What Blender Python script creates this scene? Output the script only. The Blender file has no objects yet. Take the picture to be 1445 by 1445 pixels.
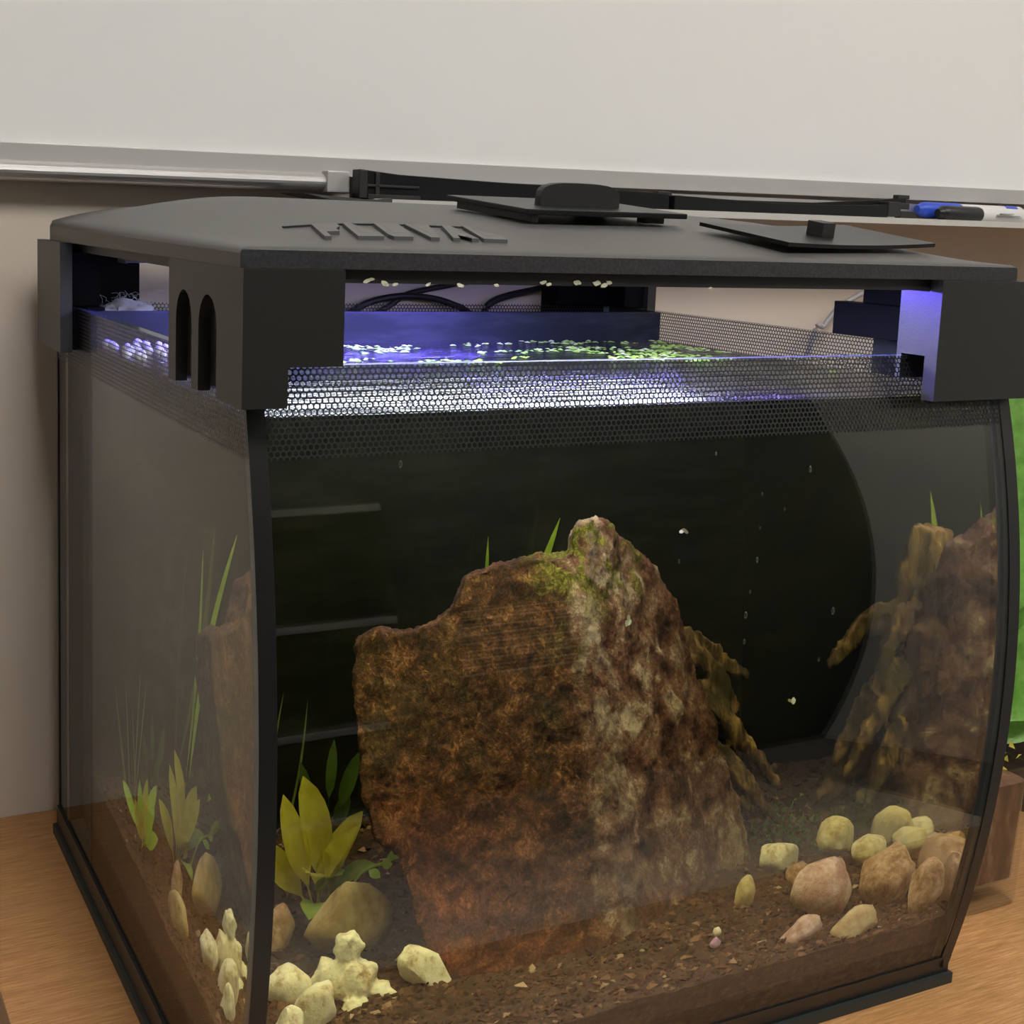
import bpy, bmesh, math, random
from mathutils import Vector, Matrix, noise, Euler

scene = bpy.context.scene
COL = scene.collection
PI = math.pi

# ------------------------------------------------------------------ camera
CAM = Vector((-0.15678, -0.46532, 0.39690))
YAW, PITCH, ROLL = -0.47061, -0.13847, 0.03581
FPX, CX, CY = 1889.06, 627.73, 577.72
fw = Vector((-math.sin(YAW)*math.cos(PITCH), math.cos(YAW)*math.cos(PITCH), math.sin(PITCH)))
rt = Vector((math.cos(YAW), math.sin(YAW), 0)); up = rt.cross(fw)
r2 = math.cos(ROLL)*rt + math.sin(ROLL)*up
u2 = -math.sin(ROLL)*rt + math.cos(ROLL)*up
cd = bpy.data.cameras.new('camera'); cam = bpy.data.objects.new('camera', cd); COL.objects.link(cam)
m = Matrix((r2, u2, -fw)).transposed().to_4x4(); m.translation = CAM
cam.matrix_world = m
cd.sensor_width = 36; cd.lens = FPX/1445*36
cd.shift_x = (722.5-CX)/1445; cd.shift_y = (CY-722.5)/1445
cd.clip_start = 0.01
scene.camera = cam

# ------------------------------------------------------------------ world, view
w = bpy.data.worlds.new('world'); scene.world = w; w.use_nodes = True
w.node_tree.nodes['Background'].inputs[0].default_value = (0.9, 0.88, 0.85, 1)
w.node_tree.nodes['Background'].inputs[1].default_value = 0.05
vs = scene.view_settings
vs.view_transform = 'Standard'; vs.look = 'None'; vs.exposure = 0.0; vs.gamma = 1.0; vs.use_curve_mapping = False
scene.cycles.transparent_max_bounces = 32
scene.cycles.max_bounces = 14
scene.cycles.transmission_bounces = 14
scene.cycles.glossy_bounces = 6

CEIL_LIGHT = 20.5      # ceiling fixture radiance
LED_WHITE = 25.0
LED_BLUE = 300.0

# ------------------------------------------------------------------ helpers
def link(o, parent=None):
    COL.objects.link(o)
    if parent is not None:
        o.parent = parent
        o.matrix_parent_inverse = Matrix.Translation(parent.location).inverted() if parent.rotation_euler == Euler((0, 0, 0)) else parent.matrix_basis.inverted()
    return o

def tag(o, label=None, cat=None, group=None, kind=None):
    if label: o['label'] = label
    if cat: o['category'] = cat
    if group: o['group'] = group
    if kind: o['kind'] = kind
    return o

def thing(name, loc, label, cat, group=None):
    o = bpy.data.objects.new(name, None); COL.objects.link(o)
    o.location = loc; o.empty_display_size = 0.02
    return tag(o, label, cat, group)

def pydata(name, verts, faces, mat, parent=None, smooth=False, mats=None, fm=None):
    me = bpy.data.meshes.new(name)
    me.from_pydata([tuple(v) for v in verts], [], faces); me.update()
    for mm in (mats or [mat]): me.materials.append(mm)
    if fm:
        for p, k in zip(me.polygons, fm): p.material_index = k
    if smooth:
        for p in me.polygons: p.use_smooth = True
        me.set_sharp_from_angle(angle=math.radians(50))
    return link(bpy.data.objects.new(name, me), parent)

def bmobj(name, bm, mat, parent=None, smooth=False, mats=None, normals=True):
    if normals: bmesh.ops.recalc_face_normals(bm, faces=bm.faces)
    me = bpy.data.meshes.new(name); bm.to_mesh(me); bm.free()
    for mm in (mats or [mat]): me.materials.append(mm)
    if smooth:
        for p in me.polygons: p.use_smooth = True
        me.set_sharp_from_angle(angle=math.radians(50))
    return link(bpy.data.objects.new(name, me), parent)

def bbox(bm, x0, x1, y0, y1, z0, z1, bev=0.0):
    vs_ = [bm.verts.new((x, y, z)) for x in (x0, x1) for y in (y0, y1) for z in (z0, z1)]
    fs = [(0,1,3,2),(4,6,7,5),(0,4,5,1),(2,3,7,6),(0,2,6,4),(1,5,7,3)]
    F = [bm.faces.new([vs_[i] for i in f]) for f in fs]
    if bev > 0:
        es = list({e for f in F for e in f.edges})
        bmesh.ops.bevel(bm, geom=es, offset=bev, segments=2, affect='EDGES', profile=0.6)
    return vs_

def box(name, x0, x1, y0, y1, z0, z1, mat, parent=None, bev=0.0):
    bm = bmesh.new(); bbox(bm, x0, x1, y0, y1, z0, z1, bev)
    return bmobj(name, bm, mat, parent)

def prism(bm, pts, axis, a, b):
    """extrude a closed 2D polygon along axis between a and b (concave allowed)"""
    def mk(p, v):
        return {'x': (v, p[0], p[1]), 'y': (p[0], v, p[1]), 'z': (p[0], p[1], v)}[axis]
    A = [bm.verts.new(mk(p, a)) for p in pts]; B = [bm.verts.new(mk(p, b)) for p in pts]
    n = len(pts)
    for i in range(n):
        bm.faces.new((A[i], A[(i+1) % n], B[(i+1) % n], B[i]))
    f1 = bm.faces.new(A); f2 = bm.faces.new(list(reversed(B)))
    bmesh.ops.triangulate(bm, faces=[f1, f2])

def smooth_path(pts, n=6):
    P = [Vector(p) for p in pts]; out = []
    for i in range(len(P)-1):
        p0 = P[max(i-1, 0)]; p1 = P[i]; p2 = P[i+1]; p3 = P[min(i+2, len(P)-1)]
        for k in range(n):
            t = k/n
            out.append(0.5*((2*p1)+(p2-p0)*t+(2*p0-5*p1+4*p2-p3)*t*t+(3*p1-p0-3*p2+p3)*t**3))
    out.append(P[-1]); return out

def tube(bm, pts, rad, seg=10, n=6, sm=True, jag=0.0, seed=0):
    path = smooth_path(pts, n) if sm else [Vector(p) for p in pts]
    N = len(path); rings = []
    for i, p in enumerate(path):
        t = (path[min(i+1, N-1)]-path[max(i-1, 0)]).normalized()
        a = Vector((0, 0, 1)) if abs(t.z) < 0.9 else Vector((1, 0, 0))
        u = t.cross(a).normalized(); v = t.cross(u)
        s = i/(N-1)
        if callable(rad): r = rad(s)
        elif isinstance(rad, (list, tuple)):
            k = s*(len(rad)-1); j = min(int(k), len(rad)-2); r = rad[j]+(rad[j+1]-rad[j])*(k-j)
        else: r = rad
        ring = []
        for k in range(seg):
            an = 2*PI*k/seg
            rr = r
            if jag:
                rr *= 1+jag*noise.noise(Vector((math.cos(an)*1.6+seed, math.sin(an)*1.6, s*2.5+seed*1.7)))*2 + jag*noise.noise(Vector((math.cos(an)*5+seed, math.sin(an)*5, s*9)))
            ring.append(bm.verts.new(p+(u*math.cos(an)+v*math.sin(an))*rr))
        rings.append(ring)
    for A, B in zip(rings, rings[1:]):
        for k in range(seg):
            bm.faces.new((A[k], A[(k+1) % seg], B[(k+1) % seg], B[k]))
    bm.faces.new(rings[0][::-1]); bm.faces.new(rings[-1])

def lathe(bm, prof, c, seg=24, axis=None):
    """prof: list of (radius, height) along axis (default z) from point c"""
    ax = Vector(axis or (0, 0, 1)).normalized()
    a = Vector((0, 0, 1)) if abs(ax.z) < 0.9 else Vector((1, 0, 0))
    u = ax.cross(a).normalized(); v = ax.cross(u)
    rings = []
    for r, h in prof:
        rings.append([bm.verts.new(Vector(c)+ax*h+(u*math.cos(2*PI*k/seg)+v*math.sin(2*PI*k/seg))*max(r, 1e-5)) for k in range(seg)])
    for A, B in zip(rings, rings[1:]):
        for k in range(seg):
            bm.faces.new((A[k], A[(k+1) % seg], B[(k+1) % seg], B[k]))
    bm.faces.new(rings[0][::-1]); bm.faces.new(rings[-1])

# ---- node helpers
class NT:
    def __init__(self, name):
        self.m = bpy.data.materials.new(name); self.m.use_nodes = True
        self.t = self.m.node_tree; self.t.nodes.clear()
        self.out = self.t.nodes.new('ShaderNodeOutputMaterial')
    def n(self, typ, ins=None, **kw):
        nd = self.t.nodes.new('ShaderNode'+typ)
        for k, v in kw.items(): setattr(nd, k, v)
        for k, v in (ins or {}).items():
            s = nd.inputs[k]
            if isinstance(v, bpy.types.NodeSocket): self.t.links.new(v, s)
            else: s.default_value = v
        return nd
    def math(self, op, a, b=0.0, c=0.0, clamp=False):
        nd = self.n('Math', {0: a, 1: b, 2: c}, operation=op); nd.use_clamp = clamp
        return nd.outputs[0]
    def ramp(self, fac, stops, interp='LINEAR'):
        nd = self.n('ValToRGB', {'Fac': fac}); cr = nd.color_ramp; cr.interpolation = interp
        while len(cr.elements) < len(stops): cr.elements.new(0.5)
        for e, (p, c) in zip(cr.elements, stops):
            e.position = p; e.color = (*c, 1) if len(c) == 3 else c
        return nd.outputs['Color']
    def mix(self, fac, a, b, blend='MIX'):
        nd = self.n('Mix', data_type='RGBA', blend_type=blend)
        for s, v in ((nd.inputs[0], fac), (nd.inputs[6], a), (nd.inputs[7], b)):
            if isinstance(v, bpy.types.NodeSocket): self.t.links.new(v, s)
            else: s.default_value = v if not isinstance(v, tuple) or len(v) == 4 else (*v, 1)
        return nd.outputs[2]
    def coord(self, scale=(1, 1, 1), rot=(0, 0, 0)):
        tc = self.n('TexCoord')
        mp = self.n('Mapping', {'Vector': tc.outputs['Object'], 'Scale': scale, 'Rotation': rot})
        return mp.outputs[0]
    def noise(self, vec, scale, detail=4, rough=0.55, dist=0.0):
        return self.n('TexNoise', {'Vector': vec, 'Scale': scale, 'Detail': detail, 'Roughness': rough, 'Distortion': dist}).outputs[0]
    def bump(self, h, strength=0.3, dist=0.001):
        return self.n('Bump', {'Height': h, 'Strength': strength, 'Distance': dist}).outputs[0]
    def schlick(self, f0, normal=None):
        g = self.n('NewGeometry')
        d = self.n('VectorMath', {0: g.outputs['Incoming'], 1: normal if normal is not None else g.outputs['Normal']}, operation='DOT_PRODUCT').outputs['Value']
        k = self.math('SUBTRACT', 1.0, self.math('ABSOLUTE', d), clamp=True)
        return self.math('ADD', f0, self.math('MULTIPLY', self.math('POWER', k, 5.0), 1-f0), clamp=True)
    def surf(self, s):
        self.t.links.new(s, self.out.inputs['Surface']); return self.m
    def pbsdf(self, **ins):
        d = {}
        for k, v in ins.items():
            k = k.replace('_', ' ')
            d[k] = (*v, 1) if isinstance(v, tuple) and len(v) == 3 else v
        return self.n('BsdfPrincipled', d).outputs[0]

def simple(name, col, rough=0.5, metal=0.0, bump=0.0, bscale=600, spec=0.5):
    t = NT(name); a = {'Base_Color': col, 'Roughness': rough, 'Metallic': metal, 'Specular_IOR_Level': spec}
    if bump:
        a['Normal'] = t.bump(t.noise(t.coord(), bscale, 3), bump, 0.0005)
    return t.surf(t.pbsdf(**a))

def varied(name, stops, scale, rough=0.6, bump=0.3, bdist=0.001, bscale=None, stretch=(1, 1, 1), detail=6, dist=0.0, spec=0.4):
    t = NT(name); v = t.coord(stretch)
    f = t.noise(v, scale, detail, 0.6, dist)
    h = t.noise(v, bscale or scale*3, 5, 0.65)
    return t.surf(t.pbsdf(Base_Color=t.ramp(f, stops), Roughness=rough, Specular_IOR_Level=spec, Normal=t.bump(h, bump, bdist)))

# ------------------------------------------------------------------ materials
M = {}
def wall_mat(name, c):
    t = NT(name); v = t.coord()
    f = t.noise(v, 3.0, 3)
    col = t.ramp(f, [(0.3, tuple(x*0.96 for x in c)), (0.7, tuple(min(1, x*1.03) for x in c))])
    return t.surf(t.pbsdf(Base_Color=col, Roughness=0.75, Normal=t.bump(t.noise(v, 260, 3), 0.15, 0.0008)))
M['wall'] = wall_mat('beige_wall_paint', (0.61, 0.53, 0.45))
M['wall_pale'] = wall_mat('pale_wall_paint', (0.74, 0.74, 0.70))
M['wall_dark'] = wall_mat('charcoal_partition', (0.030, 0.040, 0.036))
M['ceiling'] = wall_mat('ceiling_paint', (0.75, 0.74, 0.71))
M['floor'] = varied('floor_carpet', [(0.3, (0.16, 0.145, 0.125)), (0.7, (0.22, 0.20, 0.175))], 60, 0.95, 0.2, 0.002)
t = NT('desk_laminate'); v = t.coord((2.2, 26, 26))
g1 = t.noise(v, 6, 6, 0.65, 0.6); v2 = t.coord((9, 190, 190)); g2 = t.noise(v2, 5, 4, 0.7); v3 = t.coord((1, 1, 1)); g3 = t.noise(v3, 7, 3)
c1 = t.ramp(g1, [(0.25, (0.27, 0.120, 0.042)), (0.5, (0.39, 0.190, 0.072)), (0.75, (0.50, 0.265, 0.108))])
c2 = t.mix(0.5, c1, t.ramp(g2, [(0.34, (0.16, 0.065, 0.020)), (0.5, (0.38, 0.19, 0.075)), (0.66, (0.66, 0.40, 0.19))]))
c3 = t.mix(t.math('MULTIPLY', g3, 0.25), c2, (0.42, 0.22, 0.07), 'MIX')
M['desk'] = t.surf(t.pbsdf(Base_Color=c3, Roughness=0.42, Specular_IOR_Level=0.4, Normal=t.bump(g2, 0.12, 0.0006)))
M['desk_edge'] = simple('desk_edge_band', (0.12, 0.06, 0.03), 0.5)
M['grey_metal'] = simple('painted_steel', (0.25, 0.25, 0.25), 0.5, 0.3)
M['whiteboard'] = simple('whiteboard_enamel', (0.86, 0.855, 0.845), 0.32, 0.0, 0.02, 80)
t = NT('brushed_aluminium'); v = t.coord((1, 60, 60))
M['alu'] = t.surf(t.pbsdf(Base_Color=(0.62, 0.61, 0.60), Metallic=0.85, Roughness=0.38, Normal=t.bump(t.noise(v, 40, 2), 0.08, 0.0005)))
M['alu_flat'] = simple('anodised_frame', (0.50, 0.495, 0.48), 0.5, 0.35)
M['tray'] = simple('tray_aluminium', (0.66, 0.645, 0.61), 0.42, 0.35)
M['endcap'] = simple('grey_end_cap', (0.06, 0.06, 0.06), 0.5)
M['lid'] = simple('matte_black_lid', (0.080, 0.078, 0.075), 0.46, 0, 0.25, 1500)
M['lid_edge'] = varied('lid_lip_plastic', [(0.35, (0.02, 0.02, 0.022)), (0.7, (0.045, 0.045, 0.05))], 900, 0.4, 0.4, 0.0004)
M['plastic'] = simple('black_plastic', (0.018, 0.018, 0.018), 0.48, 0, 0.12, 1800)
M['plastic_gloss'] = simple('black_gloss_plastic', (0.008, 0.009, 0.010), 0.36, 0, 0.08, 900, 0.25)
M['riser'] = simple('printed_black_plastic', (0.017, 0.0165, 0.015), 0.42, 0, 0.15, 1300)
M['shaded_black'] = simple('shade_black_plastic', (0.0025, 0.0025, 0.0025), 0.7, spec=0.08)  # riser plastic blackened to paint in shade where LED light should not reach
M['silicone'] = simple('black_silicone', (0.008, 0.009, 0.009), 0.4)
M['rim'] = simple('base_rim_plastic', (0.018, 0.026, 0.025), 0.55, 0, 0.2, 800)
M['print'] = simple('black_border_print', (0.010, 0.010, 0.010), 0.35)
M['divider'] = varied('divider_plastic', [(0.42, (0.008, 0.011, 0.011)), (0.5, (0.010, 0.014, 0.014)), (0.62, (0.018, 0.022, 0.023))], 22, 0.55, 0.15, 0.001, 60, (1, 1, 5), spec=0.2)
M['cord'] = simple('black_cord', (0.012, 0.012, 0.012), 0.45)
M['tubing'] = simple('grey_air_tube', (0.30, 0.29, 0.30), 0.35)

def glass_mat(name, tint, ior=0.055, gc=1.0):
    t = NT(name)
    tr = t.n('BsdfTransparent', {'Color': (*tint, 1)}).outputs[0]
    gl = t.n('BsdfGlossy', {'Color': (gc, gc, gc, 1), 'Roughness': 0.0}).outputs[0]
    fr = t.schlick(ior)
    return t.surf(t.n('MixShader', {0: fr, 1: tr, 2: gl}).outputs[0])
M['glass'] = glass_mat('aquarium_glass', (0.93, 0.95, 0.935))
M['glass_side'] = glass_mat('aquarium_side_glass', (0.90, 0.93, 0.91), 0.03, 0.6)
t = NT('glass_inner_face'); M['glass_in'] = t.surf(t.n('BsdfTransparent', {'Color': (0.99, 0.99, 0.99, 1)}).outputs[0])
M['glass_edge'] = simple('glass_cut_edge', (0.10, 0.13, 0.12), 0.15)

def honey_mat(name, ax):
    """printed black honeycomb: see-through holes in staggered rows"""
    t = NT(name); P = 0.00245
    tc = t.n('TexCoord'); sp = t.n('SeparateXYZ', {0: tc.outputs['Object']})
    u = t.math('DIVIDE', sp.outputs[ax], P); vv = t.math('DIVIDE', t.math('ADD', sp.outputs[2], 1.0), P)
    R3 = 1.7320508
    def cell(ou, ov):
        a = t.math('SUBTRACT', t.math('FLOORED_MODULO', t.math('ADD', u, ou), 1.0), 0.5)
        b = t.math('SUBTRACT', t.math('FLOORED_MODULO', t.math('ADD', vv, ov), R3), R3/2)
        a = t.math('ABSOLUTE', a); b = t.math('ABSOLUTE', b)
        hx = t.math('ADD', t.math('MULTIPLY', a, 0.5), t.math('MULTIPLY', b, R3/2))
        hexd = t.math('MAXIMUM', a, hx)
        circ = t.math('SQRT', t.math('ADD', t.math('MULTIPLY', a, a), t.math('MULTIPLY', b, b)))
        return t.math('ADD', t.math('MULTIPLY', hexd, 0.55), t.math('MULTIPLY', circ, 0.45))
    d = t.math('MINIMUM', cell(0, 0), cell(0.5, R3/2))
    hole = t.math('LESS_THAN', d, 0.385)
    tr = t.n('BsdfTransparent', {'Color': (1, 1, 1, 1)}).outputs[0]
    bl = t.n('BsdfPrincipled', {'Base Color': (0.012, 0.012, 0.012, 1), 'Roughness': 0.35}).outputs[0]
    return t.surf(t.n('MixShader', {0: hole, 1: bl, 2: tr}).outputs[0])
M['honey_x'] = honey_mat('honeycomb_print_front', 0)
M['honey_y'] = honey_mat('honeycomb_print_side', 1)

# ------------------------------------------------------------------ tank dimensions
W, D = 0.40, 0.3667
ZTOP, ZWATER, ZBAND = 0.3412, 0.3216, 0.3068
YDIV = 0.2955
GT = 0.005
def yf(z):
    q = (z-0.30)/0.3
    return -0.00108+q*0.07254+q*q*0.09151+q**3*0.00567
def soil_z(x, y):
    return 0.044+0.055*y+0.006*max(0, 1-x/0.15)-0.004*max(0, (0.03-y)/0.03)

# water: clear tannin-tinted body; its sides refract, its rippled top lets light through
t = NT('tank_water')
tc = t.n('TexCoord'); sp = t.n('SeparateXYZ', {0: tc.outputs['Object']})
top = t.math('GREATER_THAN', sp.outputs[2], ZWATER-0.0003)
rip = t.noise(t.coord((6, 85, 1)), 1.0, 3, 0.55, 0.5)
rip2 = t.noise(t.coord((26, 260, 1)), 1.0, 2, 0.5)
nrm = t.n('Bump', {'Height': t.math('ADD', rip, t.math('MULTIPLY', rip2, 0.25)), 'Strength': 1.0, 'Distance': 0.0065}).outputs[0]
fr = t.schlick(0.022, nrm)
topS = t.n('MixShader', {0: fr, 1: t.n('BsdfTransparent', {'Color': (1, 1, 1, 1)}).outputs[0],
                         2: t.n('BsdfGlossy', {'Color': (1, 1, 1, 1), 'Roughness': 0.17, 'Normal': nrm}).outputs[0]}).outputs[0]
side = t.n('BsdfGlass', {'Color': (1, 1, 1, 1), 'Roughness': 0.0, 'IOR': 1.333}).outputs[0]
t.surf(t.n('MixShader', {0: top, 1: side, 2: topS}).outputs[0])
va = t.n('VolumeAbsorption', {'Color': (0.76, 0.72, 0.32, 1), 'Density': 7.0}).outputs[0]
t.t.links.new(va, t.out.inputs['Volume'])
M['water'] = t.m

M['soil'] = varied('dark_aquarium_soil', [(0.3, (0.016, 0.007, 0.004)), (0.55, (0.045, 0.021, 0.012)), (0.75, (0.10, 0.052, 0.03))], 220, 0.85, 0.8, 0.003, 420)
t = NT('soil_granules'); gi = t.n('NewGeometry').outputs['Random Per Island']
M['granule'] = t.surf(t.pbsdf(Base_Color=t.ramp(gi, [(0.0, (0.016, 0.007, 0.005)), (0.45, (0.045, 0.020, 0.012)), (0.82, (0.095, 0.046, 0.028)), (0.97, (0.19, 0.105, 0.066)), (1.0, (0.45, 0.33, 0.24))]), Roughness=0.85, Specular_IOR_Level=0.25))

# ------------------------------------------------------------------ room
YW = 0.4057; XR = 1.87; XL = -1.5; YF = -1.635; ZF = -0.75; ZC = 1.75
def struct(name, x0, x1, y0, y1, z0, z1, mat):
    o = box(name, x0, x1, y0, y1, z0, z1, mat); o['kind'] = 'structure'; return o
struct('wall_back', XL-0.1, XR+0.1, YW, YW+0.1, ZF, ZC, M['wall'])
struct('wall_right', XR, XR+0.1, YF, YW, ZF, ZC, M['wall_pale'])
struct('wall_left', XL-0.1, XL, YF, YW, ZF, ZC, M['wall'])
struct('wall_front', XL-0.1, XR+0.1, YF-0.1, YF, ZF, ZC, M['wall_dark'])
struct('floor', XL-0.1, XR+0.1, YF-0.1, YW+0.1, ZF-0.05, ZF, M['floor'])
struct('ceiling', XL-0.1, XR+0.1, YF-0.1, YW+0.1, ZC, ZC+0.05, M['ceiling'])

# ceiling light fixture, and a second one added to brighten the right wall
M['diffuser'] = []
for st in (CEIL_LIGHT, CEIL_LIGHT*0.62):
    t = NT('lit_diffuser'); M['diffuser'].append(t.surf(t.n('Emission', {'Color': (1.0, 0.965, 0.92, 1), 'Strength': st}).outputs[0]))
M['white_enamel'] = simple('white_enamel', (0.8, 0.8, 0.78), 0.4)
for li, (lx, ly, wh) in enumerate(((0.10, -0.95, 'over the middle of the room'), (1.40, -0.95, 'added to brighten the pale right wall'))):
    cl = thing('ceiling_light', (lx, ly, ZC), 'square recessed ceiling light panel '+wh, 'ceiling light', 'ceiling light panels')
    s = 0.32
    bm = bmesh.new()
    for a in ((-s-0.02, s+0.02, -s-0.02, -s), (-s-0.02, s+0.02, s, s+0.02), (-s-0.02, -s, -s, s), (s, s+0.02, -s, s)):
        bbox(bm, lx+a[0], lx+a[1], ly+a[2], ly+a[3], ZC-0.015, ZC-0.0005)
    bmobj('frame', bm, M['white_enamel'], cl)
    box('diffuser', lx-s, lx+s, ly-s, ly+s, ZC-0.010, ZC-0.004, M['diffuser'][li], cl)

# desk
desk = thing('desk', (0.6, 0.15, ZF), 'orange-brown wood-grain desk against the beige wall', 'desk')
box('desk_top', -0.0615, 1.45, -0.097, YW-0.001, -0.028, 0, M['desk'], desk, 0.0015)
for lx in (-0.03, 1.40):
    for ly in (-0.07, 0.36):
        box('leg', lx-0.02, lx+0.02, ly-0.02, ly+0.02, ZF, -0.028, M['grey_metal'], desk, 0.002)
box('back_panel', -0.01, 1.38, 0.352, 0.368, -0.35, -0.028, M['desk_edge'], desk)

# pale mat added out of view so its reflection hazes the front glass
t = NT('haze_fade_rug'); v = t.coord(); sp = t.n('SeparateXYZ', {0: v})
dy_ = t.math('MULTIPLY', t.math('ADD', sp.outputs[1], 1.32), 1.9, clamp=True)  # colour darkens towards the far edge to imitate the haze fading out
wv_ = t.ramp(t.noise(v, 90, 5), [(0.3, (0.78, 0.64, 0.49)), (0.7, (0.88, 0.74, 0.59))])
M['added_rug'] = t.surf(t.pbsdf(Base_Color=t.mix(dy_, (0.19, 0.17, 0.15), wv_), Roughness=0.95, Normal=t.bump(t.noise(v, 300, 3), 0.4, 0.003)))
rg = box('added_rug', -0.35, 1.55, -1.325, -0.25, ZF, ZF+0.010, M['added_rug'], None, 0.003)
tag(rg, 'beige floor mat added for its reflection, darkened at its far edge to fade the haze', 'added_rug')
# dark shelving and a louvred panel on the far side of the room
M['shelf_dark'] = simple('dark_laminate', (0.02, 0.021, 0.02), 0.5)
M['shelf_edge'] = simple('pale_shelf_edge', (0.42, 0.42, 0.40), 0.5)
bc = thing('bookcase', (0.40, YF+0.15, ZF), 'dark bookcase with pale shelf edges by the charcoal partition', 'bookcase')
for sx in (0.10, 0.66): box('side_panel', sx-0.012, sx+0.012, YF+0.001, YF+0.30, ZF, 0.60, M['shelf_dark'], bc)
box('back_panel', 0.112, 0.648, YF+0.001, YF+0.012, ZF, 0.60, M['shelf_dark'], bc)
for sz in (-0.55, -0.20, 0.17, 0.56):
    sh_ = box('shelf', 0.112, 0.648, YF+0.012, YF+0.29, sz-0.02, sz, M['shelf_dark'], bc)
    box('shelf_edge', 0.112, 0.648, YF+0.290, YF+0.300, sz-0.022, sz+0.002, M['shelf_edge'], sh_)
lp = thing('louvre_vent', (1.02, YF+0.01, -0.15), 'dark louvred vent panel on the charcoal partition', 'vent')
box('frame', 0.88, 1.18, YF+0.0005, YF+0.010, -0.16, 0.18, M['shelf_dark'], lp)
for k in range(9):
    box('slat', 0.90, 1.16, YF+0.010, YF+0.024, -0.135+0.034*k, -0.128+0.034*k, M['shelf_edge'], lp)

# ------------------------------------------------------------------ whiteboard and tray
def wz(x): return 0.0092*(x+0.027)
wb = thing('whiteboard', (0.4, YW, 0.4), 'large white whiteboard with aluminium rail on the beige wall', 'whiteboard')
def slanted(name, x0, x1, y0, y1, z0, z1, mat, parent, bev=0.0):
    bm = bmesh.new(); bbox(bm, x0, x1, y0, y1, z0, z1, bev)
    for v_ in bm.verts: v_.co.z += wz(v_.co.x)
    return bmobj(name, bm, mat, parent)
slanted('panel', -0.9, 1.5, YW-0.010, YW-0.001, 0.4345, 1.45, M['whiteboard'], wb)
slanted('bottom_frame', -0.9, 1.5, YW-0.014, YW-0.0005, 0.4235, 0.4362, M['alu_flat'], wb, 0.0006)
# rounded rail
bm = bmesh.new(); prof = []
for k in range(13):
    a = -PI/2+PI*k/12
    prof.append((YW-0.012-0.010*math.cos(a), 0.4192+0.0062*math.sin(a)))
prof += [(YW-0.002, 0.4254), (YW-0.002, 0.413)]
prism(bm, prof, 'x', -0.9, 0.196)
for v_ in bm.verts: v_.co.z += wz(v_.co.x)
bmobj('rail', bm, M['alu'], wb)
bm = bmesh.new(); bbox(bm, 0.180, 0.196, YW-0.024, YW-0.003, 0.4125, 0.4268, 0.001)
for v_ in bm.verts: v_.co.z += wz(v_.co.x)
bmobj('rail_clip', bm, M['alu_flat'], wb)
TZ = 0.4085
tr_ = thing('marker_tray', (0.55, 0.375, TZ), 'long aluminium marker tray hooked under the whiteboard', 'tray')
def twz(x): return 0.0062*(x-0.2)
def tslant(name, parts, mat, parent):
    bm = bmesh.new()
    for a in parts: bbox(bm, *a)
    for v_ in bm.verts: v_.co.z += twz(v_.co.x)
    return bmobj(name, bm, mat, parent)
tslant('tray_floor', [(0.20, 1.35, 0.350, YW-0.001, TZ-0.0012, TZ+0.0004)], M['tray'], tr_)
tslant('tray_lip', [(0.20, 1.35, 0.3475, 0.3500, TZ-0.0025, TZ+0.0024)], M['tray'], tr_)
tslant('tray_back', [(0.20, 1.35, YW-0.0215, YW-0.0145, TZ+0.0004, TZ+0.0150)], M['alu'], tr_)
bm = bmesh.new(); prism(bm, [(0.150, TZ+0.004), (0.196, TZ+0.0015), (0.212, TZ+0.003), (0.212, TZ-0.001), (0.196, TZ-0.0035), (0.178, TZ-0.001)], 'y', 0.3465, 0.392)
bmobj('end_cap', bm, M['endcap'], tr_)

# black trim bars lying on the tray
def bar(name, pts, wid, label, end=True):
    """pts: (x, z_low, z_high) stations; wid: y0,y1"""
    th = thing(name, (pts[0][0], wid[0], pts[0][1]), label, 'plastic trim', 'black plastic trim pieces on the marker tray')
    bm = bmesh.new(); R = []
    for x, a, b in pts:
        R.append([bm.verts.new((x, wid[0], a)), bm.verts.new((x, wid[1], a)), bm.verts.new((x, wid[1], b)), bm.verts.new((x, wid[0], b))])
    for A, B in zip(R, R[1:]):
        for k in range(4): bm.faces.new((A[k], A[(k+1) % 4], B[(k+1) % 4], B[k]))
    bm.faces.new(R[0][::-1]); bm.faces.new(R[-1])
    bmesh.ops.recalc_face_normals(bm, faces=bm.faces)
    bmesh.ops.bevel(bm, geom=list(bm.edges), offset=0.0005, segments=1, affect='EDGES')
    bmobj('bar', bm, M['plastic_gloss'], th)
    return th
b1 = bar('trim_bar', [(0.196, 0.4105, 0.4302), (0.225, 0.4108, 0.4278), (0.30, 0.4112, 0.4262), (0.448, 0.4116, 0.4242)], (0.3655, 0.3775), 'thickest black plastic trim bar, its blunt end beside the rail clip')
bm = bmesh.new()
bbox(bm, 0.196, 0.2015, 0.3640, 0.3655, 0.4112, 0.4295, 0.0004); bbox(bm, 0.2075, 0.2105, 0.3640, 0.3655, 0.4112, 0.4285, 0.0004)
bbox(bm, 0.2015, 0.240, 0.3640, 0.3655, 0.4190, 0.4205, 0.0003); bbox(bm, 0.2015, 0.240, 0.3625, 0.3655, 0.4108, 0.4140, 0.0003)
bmobj('end_ribs', bm, M['plastic'], b1)
b2 = bar('trim_bar', [(0.453, 0.4112, 0.4235), (0.50, 0.4116, 0.4222), (0.56, 0.4120, 0.4215), (0.62, 0.4126, 0.4222), (0.668, 0.4130, 0.4245)], (0.3655, 0.3765), 'black plastic trim bar ending in stepped clips beside the markers')
bm = bmesh.new()
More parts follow.
